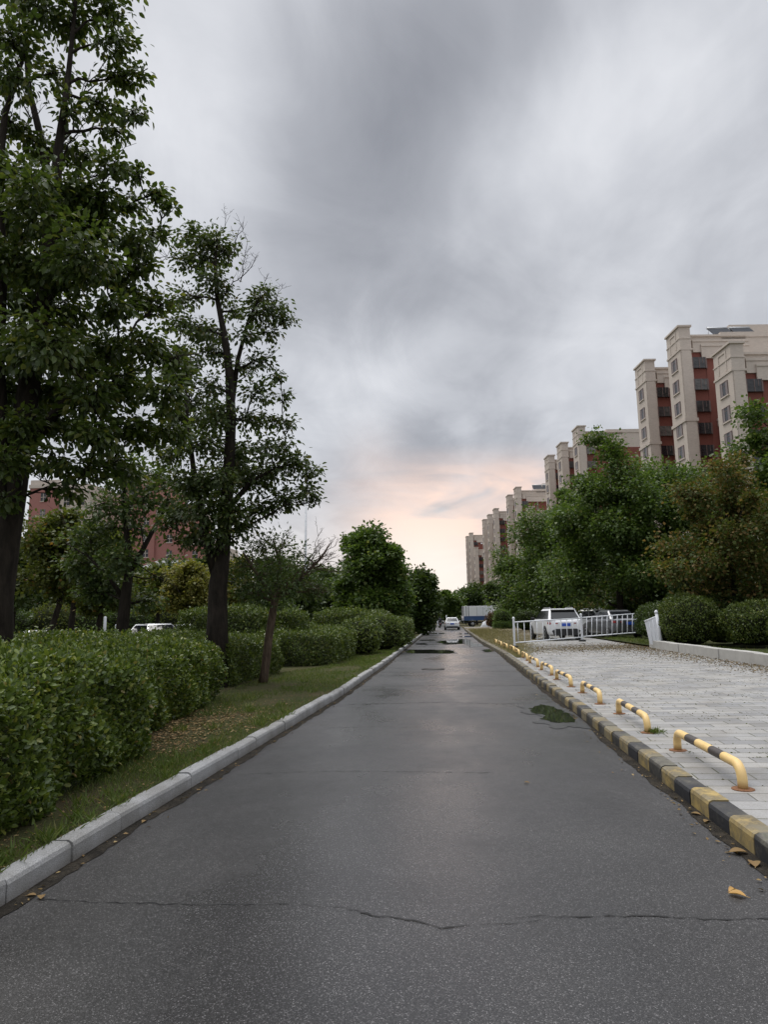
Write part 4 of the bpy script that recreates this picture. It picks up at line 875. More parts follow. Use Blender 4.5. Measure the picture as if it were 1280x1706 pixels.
# --- generic round trees and their copies
def rtree(name, label, px, Y, topY, wpx, base_w=.14, cbot=.22, leafm='leaf_green', leaf=.16, n=26, nl=330, seed=1, lean=0, group=None, z0=.1, bm='bark_dark', kind=4, flat=.75, cat='tree', crf=.36, xy=None, spread=.36, depth=1.0):
    b = P(px, 1030, Y) if xy is None else (*xy, 0); loc = (b[0], Y, z0); H = (P(px, topY, Y)[2]-z0); rx = wpx/2*Y/F
    zb = H*cbot; cz = (H+zb)/2; rz = (H-zb)/2
    rr = random.Random(seed); x1 = lean
    path = [(0,0,-.1,base_w*1.25),(lean*.2,0,zb*.5,base_w),(lean*.5,.05,zb,base_w*.85),(lean*.8,0,cz,base_w*.55),(lean,0,cz+rz*.6,base_w*.2)]
    cl = auto((lean*.8,0,cz),(rx*.82,rx*.82*depth,rz*.93),n,min(rx,rz)*crf,seed,flat=flat)
    cl += auto((lean*.8,0,cz),(rx*.45,rx*.45*depth,rz*.5),max(4,n//4),min(rx,rz)*crf,seed+50,flat=flat)
    if name == 'yard_tree':                                  # broad irregular crowns: a peak, shoulders and low skirts that run into each other
        cl = []; q = rr.uniform
        for (lx, ly, lz, ax, az, k) in [(q(-.1,.1),0,.42,.50,.52,.26),(-.42,q(-.3,.3),q(-.15,.2),.48,.52,.2),(.42,q(-.3,.3),q(-.2,.15),.48,.52,.2),(q(-.3,.3),-.4,-.1,.5,.5,.16),(-.55,-.1,-.55,.55,.38,.16),(.55,-.1,-.55,.55,.38,.16),(0,-.2,-.5,.7,.42,.16)]:
            cl += auto((lean*.8+lx*rx,ly*rx,cz+lz*rz),(ax*rx,ax*rx*depth,az*rz),max(4,int(n*k*.95)),min(rx,rz)*crf*.92,seed+int(k*900+lx*50),shell=.45,flat=flat,pw=.95)
    return tree(name, label, loc, [path], cl, leaf*1.12, mat[leafm], mat[bm], int(nl*1.35), 8, 40 if kind == 4 else kind, group, .3, seed, spread, cat, zmin=zb*.7, twig_r=.012, nrand=.9)
# left background
rtree('park_tree','olive green park tree with a slanting trunk right of the big left trunk', 78, 27, 850, 150, .13, .35, 'leaf_olive', .15, 26, 300, 11, .9)
rtree('park_tree','slim olive park tree behind the left hedge with some orange leaves', 118, 33, 862, 140, .15, .40, 'leaf_olive', .16, 26, 300, 12, .2)
rtree('park_tree','drooping olive park tree left of the dark forked tree', 160, 30, 890, 110, .15, .28, 'leaf_olive', .15, 24, 330, 13, .3)
rtree('park_tree','dark green park tree at far left behind the big trunk', 20, 36, 880, 130, .16, .30, 'leaf_dark', .18, 24, 300, 14)
rtree('park_tree','yellow leaved small tree behind the second big trunk', 312, 36, 938, 96, .12, .36, 'leaf_yellow', .15, 26, 280, 15)
rtree('park_tree','green park tree left of the yellow leaved tree', 262, 40, 945, 90, .13, .35, 'leaf_olive', .16, 20, 280, 16)
rtree('park_tree','yellowish park tree right of the second big trunk', 385, 42, 925, 80, .13, .3, 'leaf_yellow', .16, 18, 260, 17)
rtree('park_tree','dark rounded tree behind the small leaning tree', 470, 42, 950, 150, .15, .2, 'leaf_dark', .18, 26, 330, 18)
rtree('park_tree','low dark tree between the leaning tree and the dense round tree', 560, 50, 965, 130, .15, .16, 'leaf_dark', .18, 22, 330, 19)
def forked():
    Y = 18.; b = P(204,1055,Y); loc = (b[0],Y,.1); rl = lambda x,y,dy=0: tuple(np.array(P(x,y,Y+dy))-np.array(loc)); sc = Y/F
    path = [rl(203,1100)+(.22,),rl(204,1040)+(.17,),rl(210,985)+(.14,),rl(216,945)+(.11,),rl(212,900)+(.08,),rl(206,860)+(.05,),rl(205,800)+(.03,)]
    p2 = [rl(215,955)+(.09,),rl(238,915,.1)+(.07,),rl(262,870,.2)+(.05,),rl(285,830,.2)+(.03,)]
    p3 = [rl(207,1000)+(.07,),rl(180,960,-.2)+(.05,),rl(150,930,-.2)+(.03,),rl(110,905)+(.015,)]
    cl = [(rl(x,y,dy),(r*sc,r*sc,r*sc*.75),dn) for x,y,dy,r,dn in [(200,810,.2,34,.8),(165,840,-.3,32,.8),(240,830,.3,34,.8),(210,850,-.4,30,.8),(270,800,0,30,.8),(180,880,.4,34,1),(150,900,0,34,1),(225,880,.5,26,.5),(190,930,-.6,34,1.1),(165,960,.5,34,1.1),(190,980,.6,30,1.1),(130,940,.3,30,1),(280,850,.3,24,.6),(220,780,0,30,.8),(250,1000,.5,24,.5),(150,990,.6,28,1)]]
    bare = [(rl(214,960),rl(275,965,.1),.025,6,.5),(rl(225,935),rl(300,990,.2),.02,6,.5),(rl(150,930),rl(100,850,.2),.02,8,.6),(rl(238,915),rl(240,830),.02,7,.5)]
    tree('park_tree', 'dark forked park tree with a thick black trunk between the two big trees', loc, [path,p2,p3], cl, .12, mat['leaf_fine'], mat['bark_dark'], 480, 10, 40, seed=21, spread=.4, bare=bare, zmin=1.2)
forked()
FT = 'distant trees closing the view beyond the park'
pr = rtree('distant_tree','distant dark green tree in the belt closing the view behind the park', 40, 62, 935, 150, .2, .12, 'leaf_dark', .30, 22, 300, 31, group=FT)
for k, (px, Y, s) in enumerate([(130,60,.95),(215,64,1.0),(300,66,1.05),(375,70,.95),(450,72,1.1),(520,80,1.1),(-40,60,1.1),(590,95,1.2),(640,110,1.3)]):
    b = P(px,1030,Y); dup(pr, (b[0],Y,.05), k*1.1, None, FT, s)
# trees along the left side of the road
rtree('roadside_tree','dense round topped green tree beyond the round shrubs left of the road', 622, 44, 876, 132, .2, .0, 'leaf_green', .19, 70, 430, 41, cat='tree', crf=.26)
rtree('roadside_tree','second dense tree, darker and lower, behind the round topped one', 697, 62, 948, 78, .18, .0, 'leaf_dark', .24, 40, 380, 42, crf=.30)
rtree('roadside_tree','third dark tree on the left before the far end of the road', 706, 84, 964, 50, .18, .0, 'leaf_mid', .28, 30, 340, 43, crf=.34)
rtree('roadside_tree','bright green small tree at the far end of the road', 752, 128, 978, 46, .16, .08, 'leaf_green', .34, 22, 260, 44, crf=.36)
rtree('roadside_tree','wide dark tree behind the white truck', 795, 135, 975, 70, .2, .05, 'leaf_dark', .38, 26, 300, 45, crf=.36)
rtree('roadside_tree','dark tree just right of the far end of the road, behind the sedan', 772, 165, 982, 60, .2, .05, 'leaf_mid', .42, 24, 280, 46, crf=.36)
rtree('roadside_tree','dark bushy tree above the cab of the truck', 836, 125, 965, 60, .2, .04, 'leaf_dark', .36, 24, 300, 47, crf=.36)
rtree('roadside_tree','dark tree hiding the bend at the far end of the road', 738, 175, 985, 60, .2, .04, 'leaf_dark', .45, 24, 280, 48, crf=.36)
# right hand belt
rtree('yard_tree','tallest green tree of the right belt, its top between two apartment blocks', 1036, 46, 694, 235, .25, .13, 'leaf_green', .17, 60, 480, 51, crf=.26, kind=4)
rtree('yard_tree','green tree left of the tallest one, below the middle apartment blocks', 950, 62, 800, 185, .22, .14, 'leaf_green', .20, 50, 460, 52, crf=.28)
rtree('yard_tree','lower green tree at the left end of the right belt', 898, 84, 852, 150, .2, .06, 'leaf_green', .24, 40, 420, 53, crf=.3)
rtree('yard_tree','green tree right of the tallest one, below the nearest apartment block', 1140, 47, 738, 255, .22, .12, 'leaf_green', .17, 54, 460, 54, crf=.26)
rtree('yard_tree','brown tinged tree with dying leaves above the round bushes at right', 1228, 29, 738, 245, .17, .14, 'leaf_brown', .125, 60, 330, 55, crf=.26)
rtree('yard_tree','small brown tinged tree standing above the dark sedan', 1060, 53, 888, 165, .14, .12, 'leaf_brown', .13, 34, 380, 56, crf=.3)
rtree('yard_tree','green tree at the right edge, its top in front of the nearest apartment block', 1316, 34, 645, 195, .2, .2, 'leaf_green', .16, 40, 420, 57, crf=.28)
rtree('yard_tree','dark tree behind the white suv', 960, 58, 905, 150, .2, .03, 'leaf_dark', .2, 34, 420, 58, crf=.32)
rtree('yard_tree','dark tree filling the belt behind the dark sedan', 1085, 50, 880, 170, .2, .02, 'leaf_dark', .2, 36, 420, 59, crf=.32)
rtree('yard_tree','dark tree in shade behind the round bushes', 1190, 40, 880, 190, .2, .02, 'leaf_dark', .18, 40, 430, 60, crf=.3)
rtree('yard_tree','dark tree at the left foot of the belt, behind the topiary domes', 885, 92, 935, 70, .2, .02, 'leaf_dark', .24, 30, 380, 61, crf=.32)

# ---------------------------------------------------------------- bushes and hedges
def park_shrubs():
    for k,(px,Y,wp,tp,m,lab) in enumerate([(10,44,90,1012,'leaf_dark','dark shrub beyond the white car at far left'),(85,46,90,1008,'leaf_olive','olive shrub behind the slanting park trunk'),(150,47,80,1012,'leaf_green','bright green shrub behind the white posts'),(215,48,80,1010,'leaf_dark','dark shrub behind the dark forked park tree'),
        (275,50,80,1006,'leaf_olive','olive shrub behind the silver grey car'),(335,50,80,1010,'leaf_green','green shrub under the yellow leaved tree'),(400,52,90,1006,'leaf_dark','dark shrub right of the second big trunk'),(470,54,90,1008,'leaf_dark','dark shrub behind the small leaning trunk'),(-50,42,90,1010,'leaf_dark','dark shrub at the left edge behind the tallest trunk')]):
        b = P(px,1034,Y); h = P(px,tp,Y)[2]-.05; bush(lab, b[0], Y, wp/2*Y/F, 1.2, h, .2, mat[m], cover=1.5, z0=.05, name='park_shrub', seed=50+k)
def seg_dist(x, y, poly):
    d = np.full(x.shape, 1e9); nx_ = np.zeros_like(x); ny_ = np.zeros_like(x); ins = np.zeros(x.shape, bool); n = len(poly)
    for i in range(n):
        ax, ay = poly[i]; bx, by = poly[(i+1) % n]; ex, ey = bx-ax, by-ay
        t = np.clip(((x-ax)*ex+(y-ay)*ey)/(ex*ex+ey*ey), 0, 1); qx, qy = ax+t*ex, ay+t*ey; dd = np.hypot(x-qx, y-qy)
        m = dd < d; d = np.where(m, dd, d); L = math.hypot(ex, ey); nx_ = np.where(m, ey/L, nx_); ny_ = np.where(m, -ex/L, ny_)
        c = ((ay > y) != (by > y)) & (x < (bx-ax)*(y-ay)/(by-ay+1e-12)+ax); ins ^= c
    return np.where(ins, d, -d), nx_, ny_
def smooth_poly(poly, it=2):
    for _ in range(it):
        q = []
        for i, a in enumerate(poly):
            b = poly[(i+1) % len(poly)]; q += [(a[0]*.75+b[0]*.25,a[1]*.75+b[1]*.25),(a[0]*.25+b[0]*.75,a[1]*.25+b[1]*.75)]
        poly = q
    return poly
def hedge(label, poly, z0, h, leaf, cover, m, rise=.25, rw=3., Rr=.28, name='clipped_hedge', cat='hedge', group=None, nofar=None, seed=1, sm=2, grid=.22, kind=6):
    poly = smooth_poly(poly, sm); A = sum(a[0]*b[1]-b[0]*a[1] for a, b in zip(poly, poly[1:]+poly[:1]))
    if A < 0: poly = poly[::-1]
    xs = [p[0] for p in poly]; ys = [p[1] for p in poly]; t = thing(name, label, cat, ((min(xs)+max(xs))/2,(min(ys)+max(ys))/2,z0), 0, group); ox, oy = t.location[0], t.location[1]
    ph = seed*1.7
    def wav(x, y): return .035*np.sin(x*2.3+ph)+.035*np.sin(y*1.9+ph*2)+.03*np.sin(x*4.1-y*3.3+ph)+.02*np.sin(7*x+ph)*np.sin(6*y)
    def top(x, y, d): 
        b = h+rise*(1-np.exp(-np.maximum(d,0)/rw*2))+wav(x,y); e = np.clip(1-d/Rr,0,1); return b-Rr*(1-np.sqrt(1-e**2*.999))
    # leaves on the top
    ar = abs(A)/2; la = leaf*leaf*.32; nt = int(ar*cover/la*1.15)
    x = rng.uniform(min(xs),max(xs),nt*2); y = rng.uniform(min(ys),max(ys),nt*2); d, nx_, ny_ = seg_dist(x,y,poly); k = d > .0; x,y,d,nx_,ny_ = x[k][:nt],y[k][:nt],d[k][:nt],nx_[k][:nt],ny_[k][:nt]
    z = top(x,y,d)-np.abs(rng.normal(0,leaf*.9,len(x)))+leaf*.3+np.where(np.sin(x*9+ph)*np.sin(y*8.3-ph)+rng.normal(0,.25,len(x)) > .95, rng.uniform(0,leaf*2.2,len(x)), 0); e = np.clip(1-d/Rr,0,1); nrm = np.stack([nx_*e,ny_*e,np.sqrt(1-e**2*.8)],1); Pa = [np.stack([x,y,z],1)]; Na = [nrm]
    # leaves on the sides
    cum = 0
    for i, a in enumerate(poly):
        b = poly[(i+1) % len(poly)]; L = math.hypot(b[0]-a[0],b[1]-a[1]); mx, my = (a[0]+b[0])/2, (a[1]+b[1])/2; n_ = ((b[1]-a[1])/L, -(b[0]-a[0])/L)
        if n_[0]*(0-mx)+n_[1]*(0-my) < -.25*math.hypot(mx,my): continue
        ns = int(L*h*cover/la*1.6); s = rng.random(ns); zz = rng.random(ns)*(h-.03)
        bul = .07*np.sin(zz/h*3.0)+.045*np.sin((cum+s*L)*2.7+ph)+.04*np.sin((cum+s*L)*5.3+zz*5)+.03*np.sin(zz*9+(cum+s*L)*3)-.05
        dep = bul-np.abs(rng.normal(0,leaf*1.1,ns)); dep = np.where(zz < .15, dep-(.15-zz)*.35, dep)
        Pa.append(np.stack([a[0]+(b[0]-a[0])*s+n_[0]*dep, a[1]+(b[1]-a[1])*s+n_[1]*dep, zz+0*s],1)); Na.append(np.tile([n_[0],n_[1],.45],(ns,1))); cum += L
    Pn = np.concatenate(Pa)-np.array([ox,oy,0]); nn = np.concatenate(Na); k = len(Pn)
    D = nn*.5+rng.normal(0,.6,(k,3))+np.array([0,0,.35]); N = nn+rng.normal(0,.45,(k,3))+np.array([0,0,.3])
    leaves('foliage', Pn, D, N, leaf*rng.uniform(.4,1.25,k), m, t, kind)
    # solid twig-coloured core below the leaves, dark in place of inner shade
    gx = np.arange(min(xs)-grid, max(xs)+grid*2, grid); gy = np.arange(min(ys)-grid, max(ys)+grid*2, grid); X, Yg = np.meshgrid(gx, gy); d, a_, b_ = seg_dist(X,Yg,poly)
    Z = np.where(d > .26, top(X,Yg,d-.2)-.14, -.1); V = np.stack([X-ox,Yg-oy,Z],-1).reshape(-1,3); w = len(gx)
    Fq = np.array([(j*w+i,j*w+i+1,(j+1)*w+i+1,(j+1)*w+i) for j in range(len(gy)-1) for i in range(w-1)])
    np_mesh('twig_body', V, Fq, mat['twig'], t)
    return t
hedge('nearest clipped hedge with large glossy leaves at the lower left', [(-2.90,1.2),(-2.94,4.4),(-3.1,6.2),(-3.34,7.8),(-3.8,8.3),(-9.8,9.4),(-9.8,1.2)], .1, 1.02, .057, 2.5, mat['hedge'], .22, 3., .26, seed=1)
hedge('second clipped hedge block, set back behind the nearest one', [(-3.62,7.9),(-3.93,10.2),(-4.2,13.4),(-10.5,13.6),(-12.5,9.8)], .1, .96, .060, 2.2, mat['hedge'], .20, 1.6, .26, seed=2)
hedge('third clipped hedge block behind the small leaning tree', [(-4.62,13.8),(-4.7,15.7),(-4.5,19.8),(-11.5,20),(-14.5,14.2)], .1, .92, .072, 2.0, mat['hedge_far'], .12, 2.5, .28, seed=3, kind=4)
hedge('fourth clipped hedge block beside the grass verge before the round shrubs', [(-3.75,20.3),(-3.6,23),(-3.65,27.4),(-8.5,27.6),(-11.5,20.7)], .1, .98, .085, 2.0, mat['hedge_far'], .10, 2.5, .3, seed=4, kind=4)
hedge('far clipped hedge at the left kerb near the end of the road', [(-3.2,43),(-3.2,50),(-3.5,62),(-7,62),(-7,43)], .1, 1.25, .16, 1.8, mat['hedge_far'], .15, 2, .4, seed=5, kind=4)
hedge('taller clipped hedge block behind the third one, by the second big trunk', [(-5.75,20.6),(-5.85,22.5),(-8.6,22.7),(-8.6,20.6)], .1, 1.72, .10, 2.0, mat['hedge_far'], .12, 1, .4, seed=6, kind=4)
hedge('taller rounded hedge block right of the small leaning trunk', [(-4.75,21.6),(-4.75,23),(-5.75,23.2),(-5.75,21.6)], .1, 1.66, .10, 2.0, mat['hedge_far'], .1, 1, .42, seed=7, kind=4)
hedge('low dome shaped hedge far left of the round shrubs', [(-3.9,33.5),(-3.9,36),(-7.0,36),(-7.0,33.5)], .1, 1.74, .13, 2.0, mat['hedge_far'], .1, 1, .6, seed=8, kind=4)
def bush(label, x, y, rx, ry, h, leaf, m, cover=2.2, z0=.1, name='round_shrub', cat='shrub', group=None, seed=1, twig='twig', base=.25):
    t = thing(name, label, cat, (x,y,z0), 0, group); la = leaf*leaf*.3; A = 4*math.pi*((rx*ry+rx*h/2+ry*h/2)/3); n = int(A*cover/la*.75)
    v = rnd(n); v = v[v[:,2] > -.75]; n = len(v); ph = seed*2.1
    k = 1+.05*np.sin(v[:,0]*5+ph)+.05*np.sin(v[:,1]*6+ph*2+v[:,2]*3)+.04*np.sin(v[:,2]*8+ph)+.04*np.sin(v[:,0]*11+v[:,2]*9)
    se = np.sign(v)*np.abs(v)**.85; Pn = se*k[:,None]*np.array([rx,ry,h/2]); Pn[:,2] += h/2; Pn -= v*np.abs(rng.normal(0,leaf*1.0,n))[:,None]
    Pn[:,2] = np.maximum(Pn[:,2], .03)
    leaves('foliage', Pn, v*.6+rng.normal(0,.6,(n,3))+np.array([0,0,.3]), v+rng.normal(0,.45,(n,3))+np.array([0,0,.3]), leaf*rng.uniform(.6,1.2,n), m, t, 4)
    mb = MB(); pr_ = [(.05,.03)]+[(max(.04,math.sin(a)**.85*.88), (1-math.cos(a))/2*.9+.02) for a in [math.pi*i/9 for i in range(1,9)]]+[(.03,.93)]
    mb.lathe([(r,z*h) for r,z in pr_], 18, 0, Matrix.Diagonal((rx,ry,1,1))); mb.build('twig_body', mat[twig], t)  # solid core inside the bush, its dark colour replaces inner shade
    return t
park_shrubs()
for i,(px,Y,wp,tp,lab) in enumerate([(600,27.6,74,1030,'nearest of the round clipped shrubs left of the road'),(636,30.3,70,1023,'tall round clipped shrub in the middle of the row left of the road'),(657,33.5,62,1025,'farthest round clipped shrub of the row, closest to the kerb'),(628,33.8,60,1018,'tallest clipped shrub standing at the back of the round row')]):
    b = P(px,1030,Y); h = P(px,tp,Y)[2]-.1; bush(lab, b[0], Y, wp/2*Y/F, wp/2*Y/F*1.1, h, .11, mat['hedge_far'], seed=i)
for i,(px,Y,wp,tp,m,lab) in enumerate([(1148,27.5,92,990,'hedge_far','large round bush behind the low wall, left of the pair at right'),(1203,29,84,988,'leaf_dark','dark bush between the two large round bushes at right'),(1258,26.5,104,1001,'hedge_far','large round bush behind the low wall at the right edge'),
        (1106,31.5,66,1004,'leaf_dark','dark round bush behind the white sheet panel'),(1330,25,90,1000,'hedge_far','round bush cut by the right edge of the photo'),(1084,37,46,1006,'leaf_dark','dark round bush right of the dark sedan')]):
    b = P(px,1030,Y); h = P(px,tp,Y)[2]-.3; bush(lab, b[0], Y, wp/2*Y/F, wp/2*Y/F, h, .095, mat[m], z0=.28, seed=10+i)
b = P(838,1030,76); bush('clipped topiary dome nearest the red leaved shrub in the far yard', b[0], 76, .95, .95, 1.45, .15, mat['leaf_green'], z0=.75, name='topiary_dome', seed=31)
hedge('small square clipped hedge under the topiary dome in the far yard', [(P(823,1030,75)[0],74.8),(P(856,1030,75)[0],74.8),(P(856,1030,75)[0],77.5),(P(823,1030,75)[0],77.5)], .05, .85, .16, 2.0, mat['leaf_green'], .02, 1, .15, seed=9, kind=4, sm=1)
b = P(878,1030,66); bush('large dark topiary dome left of the white suv', b[0], 66, 1.15, 1.15, 1.95, .15, mat['leaf_dark'], z0=.15, name='topiary_dome', seed=32)
b = P(823,1030,92); bush('red leaved shrub in front of the white truck', b[0], 92, 1.05, .9, 2.1, .2, mat['leaf_red'], cover=1.5, z0=.02, name='red_shrub', seed=33)
b = P(835,1012,97); bush('white flowering shrub beside the truck, above the topiary dome', b[0], 97, .75, .7, 3.2, .2, mat['leaf_green'], cover=1.2, z0=.02, name='flowering_shrub', seed=34)
x = rng.normal(b[0],.42,240); z = rng.uniform(2.1,3.2,240); y = np.full(240,97.)-.75+rng.normal(0,.1,240)
for o in [q for q in bpy.data.objects if q.name.startswith('flowering_shrub')][:1]:
    leaves('blossom', np.stack([x-b[0],y-97,z],1), rnd(240), rnd(240), np.full(240,.22), mat['flower_white'], o, 40)

# ---------------------------------------------------------------- lamp post and white posts
p = P(509,1030,60); t = thing('street_lamp','tall thin grey lamp post rising between the second tree and the dense round tree','street lamp',(p[0],60,.05))
hh = P(509,806,60)[2]
mb = MB(); mb.tube([(0,0,0),(0,0,1.2),(0,0,hh)],[.17,.13,.075],10); mb.build('pole', mat['steel'], t)
mb = MB(); mb.tube([(0,0,hh-.1),(-.5,0,hh+.25),(-1.2,0,hh+.35)],[.05,.045,.04],8); mb.build('arm', mat['steel'], t)
mb = MB(); mb.lathe([(.05,0),(.17,.03),(.2,.12),(.06,.2)],12,0,Matrix.Translation((-1.4,0,hh+.24))@Matrix.Diagonal((2,1,1,1))); mb.build('lamp_head', mat['steel'], t)
for px, py, Y, w, lab in [(175,1027,27,.06,'white post standing between park trunks beyond the left hedge'),(193,1040,29,.045,'thin white stake right of the white post beyond the left hedge'),(744,1025,95,.07,'small white bollard at the road edge beside the moving sedan')]:
    a = P(px,py,Y); mb = MB(); mb.tube([(0,0,0),(0,0,a[2]-.05),(0,0,a[2])],[w,w,w*.6],10); o = mb.build('white_post', mat['white_paint']); o.location = (a[0],Y,0); tag(o, lab, 'post')

# ---------------------------------------------------------------- apartment blocks at right
br = ray(640,1028); BA = math.atan2(br[0],br[1])         # bearing of the building row
BU = Vector((math.sin(BA),math.cos(BA),0)); BV = Vector((math.cos(BA),-math.sin(BA),0)); BROT = -BA
V0 = 39.0; HT = 38.6; FL = 2.93
def mesh_window(bay=False):
    mb = MB()
    return mb
# window on a wall facing -u (local -y): unit meshes in local coords, placed by location
def win_mesh(w, h, name):
    mb = MB(); mb.bx(-w/2,w/2,-.05,.02,-h/2,h/2,1); f=.07
    for a in ((-w/2,-w/2+f,-h/2,h/2),(w/2-f,w/2,-h/2,h/2),(-w/2+f,w/2-f,-h/2,-h/2+f),(-w/2+f,w/2-f,h/2-f,h/2)): mb.bx(a[0],a[1],-.10,-.052,a[2],a[3],0)
    mb.bx(-w/2+f,-w*.19,-.08,-.052,-h/2+f,h/2-f,3); mb.bx(w*.19,w/2-f,-.08,-.052,-h/2+f,h/2-f,3); mb.bx(-w*.19,w*.19,-.075,-.053,h*.22,h*.22+.05,0)
    mb.bx(-w/2-.12,w/2+.12,-.16,0,-h/2-.16,-h/2-.005,2); o = mb.build(name, [mat['win_frame'],mat['win_glass'],mat['cream'],mat['blind']]); return o
def bay_mesh():
    mb = MB(); pl = [(-.95,0),(-.95,-.45),(.75,-.45),(.95,-.25),(.95,0)]
    mb.prism(pl,-.72,.72,1)
    for (x,y) in pl[:4]: mb.box((x,y,0),(.09,.09,1.46),0)
    mb.box((-.1,-.46,0),(.07,.05,1.44),0); mb.box((.35,-.46,.3),(.05,.05,.8),0)
    return mb.build('bay_window', [mat['win_frame'],mat['win_glass']])
W1 = win_mesh(1.75,1.65,'window'); WS = win_mesh(1.0,1.5,'stair_window'); BW = bay_mesh()
PROTO = [W1,WS,BW]
def put(proto, par, loc, rz=0):
    c = proto.copy(); COL.objects.link(c); c.parent = par; c.location = loc; c.rotation_euler = (0,0,rz); return c
def tower(par, u, H, low=False):
    # local frame of the block: x = v (right), y = u (away). street face at x=0, near face at y=u
    D = 4.0
    mb = MB()
    mb.bx(0,1.45,u,u+D,0,H-3.3,0)                                   # corner pier
    mb.bx(.12,1.28,u-.09,u+.02,0,H-3.32,0)                          # pilaster strip
    for k in (3,7): mb.bx(-.14,1.6,u-.16,u+D+.14,H-3.6-k*FL*1.0-.42,H-3.6-k*FL,0)
    # parapet: stacked ledges
    mb.bx(-.10,1.60,u-.12,u+D+.1,H-3.3,H-3.05,0); mb.bx(0,1.5,u-.02,u+D,H-3.05,H-1.75,0); mb.bx(-.07,1.57,u-.08,u+D+.07,H-1.75,H-1.60,0); mb.bx(.02,1.48,u,u+D-.02,H-1.60,H-.14,0); mb.bx(-.16,1.66,u-.18,u+D+.16,H-.14,H+.1,0)
    mb.bx(-.05,0.03,u+1.0,u+1.25,H-2.9,H-.5,0); mb.bx(-.05,0.03,u+2.75,u+3.0,H-2.9,H-.5,0); mb.bx(-.05,.03,u+1.25,u+2.75,H-.75,H-.5,0)
    # band above the red part, in steps
    mb.bx(1.45,9.2,u+1.0,u+D,H-3.4,H-.9,0); mb.bx(1.5,9.2,u+.8,u+1.0,H-1.1,H-.85,0); mb.bx(1.9,9.2,u+.45,u+1.0,H-3.4,H-1.7,0); mb.bx(1.85,9.2,u+.36,u+.46,H-2.0,H-1.72,0); mb.bx(2.9,9.2,u+.25,u+.46,H-4.3,H-2.4,0); mb.bx(2.85,9.2,u+.16,u+.26,H-2.7,H-2.42,0)
    t = mb.build('stair_tower', mat['cream'], par)
    mb = MB(); mb.bx(1.45,9.2,u+1.05,u+D-.03,0,H-3.4,0); mb.bx(3.5,5.6,u+.55,u+1.05,0,H-3.4,0); mb.bx(1.46,3.5,u+.62,u+1.05,0,H-3.4,0)
    mb.build('red_wall', mat['red_wall'], t)
    fin = MB(); fin.bx(1.46,1.62,u+.25,u+.62,0,H-4.2,0); fin.build('edge_fin', mat['cream'], t)
    cap = MB(); zc = H-3.6-3*FL if not low else H-3.6-2*FL
    cap.bx(4.3,5.9,u-.25,u+.55,zc-1.0,zc-.35,0); cap.bx(4.25,5.95,u-.33,u+.55,zc-.34,zc,0); cap.build('balcony_cap', mat['cream'], t)
    lowr = MB(); lowr.bx(4.4,5.8,u-.15,u+.55,0,zc-1.0,0); lowr.build('red_pier', mat['red_wall'], t)
    nf = int((H-4)/FL)
    for k in range(nf):
        z = H-4.75-k*FL
        if z < 8: break
        put(W1, t, (.02,u+2.0,z), R(-90)); put(BW, t, (2.55,u+.66,z-.15)); put(WS, t, (6.6,u+1.06,z-1.2))
        if (k*5+int(u)) % 3 == 0:
            ac = MB(); ac.bx(4.75,5.5,u+.20,u+.545,z-.3,z+.25,0) if z > zc+.4 else ac.bx(6.0,6.6,u+.75,u+1.045,z-2.3,z-1.85,0); ac.build('air_conditioner', mat['white_paint'], t)
    return t
def block(label, towers, lows, name='apartment_block', solar=False):
    us = [a for a,_ in towers]+[a for a,_ in lows]; u0, u1 = min(us)-1, max(us)+4.5
    t = thing(name, label, 'apartment block', tuple(BV*V0), BROT, 'apartment blocks in a row at right'); del t['group']
    uh = min(a for a,_ in towers)-.5
    mb = MB(); mb.bx(6.0,17,uh+1.5,u1-.3,0,HT-1.2,0); mb.bx(5.9,17.1,uh+1.4,u1-.2,HT-1.2,HT-.5,0)
    if solar: mb.bx(8.5,14,uh+4,uh+10,HT-.5,HT+1.6,0)
    if lows: mb.bx(6.1,16.8,u0+1.6,uh+1.49,0,lows[0][1]-1.0,0); mb.bx(6.0,16.9,u0+1.5,uh+1.39,lows[0][1]-1.0,lows[0][1]-.3,0)
    w = mb.build('main_wall', mat['cream'], t)
    mb = MB(); mb.bx(6.5,16.5,uh+1.38,uh+1.52,0,HT-4.2,0)
    if lows: mb.bx(6.6,16.4,u0+1.47,u0+1.62,0,lows[0][1]-4.2,0)
    mb.build('gable_wall', mat['red_wall'], t)
    for a, h in towers: tower(t, a, h)
    for a, h in lows: tower(t, a, h, True)
    if solar:
        for k, x in enumerate((6.6,9.6)):
            mb = MB(); y = uh+2.2
            mb.add([(x-1.2,y,HT-.45),(x+1.6,y,HT-.45),(x+1.6,y+1.6,HT+1.0),(x-1.2,y+1.6,HT+1.0)],[(0,1,2,3)]); mb.add([(x-1.2,y+.04,HT-.5),(x+1.6,y+.04,HT-.5),(x+1.6,y+1.64,HT+.95),(x-1.2,y+1.64,HT+.95)],[(3,2,1,0)])
            sp = mb.build('solar_panel', mat['solar'], t)
            mb = MB()
            for xx in (x-1.1,x+1.5): mb.tube([(xx,y+1.6,HT-.5),(xx,y+1.6,HT+1.0)],.04,6); mb.tube([(xx,y,HT-.45),(xx,y+1.6,HT-.4)],.04,6)
            mb.tube([(x-1.2,y+1.75,HT+1.1),(x+1.6,y+1.75,HT+1.1)],.16,10); mb.build('panel_stand', mat['steel'], sp)
    return t
block('nearest apartment block, with two high towers, a lower one at right and roof solar panels', [(98.2,HT),(86.2,HT)], [(73.9,HT-7.3)], solar=True)
block('second nearest apartment block, with three stepped towers partly behind the tallest tree', [(159,HT),(147,HT),(134,HT)], [], solar=False)
block('middle apartment block, with solar panels on its roof and a lower tower at right', [(212,HT),(199,HT)], [(183,HT-8.4)], solar=True)
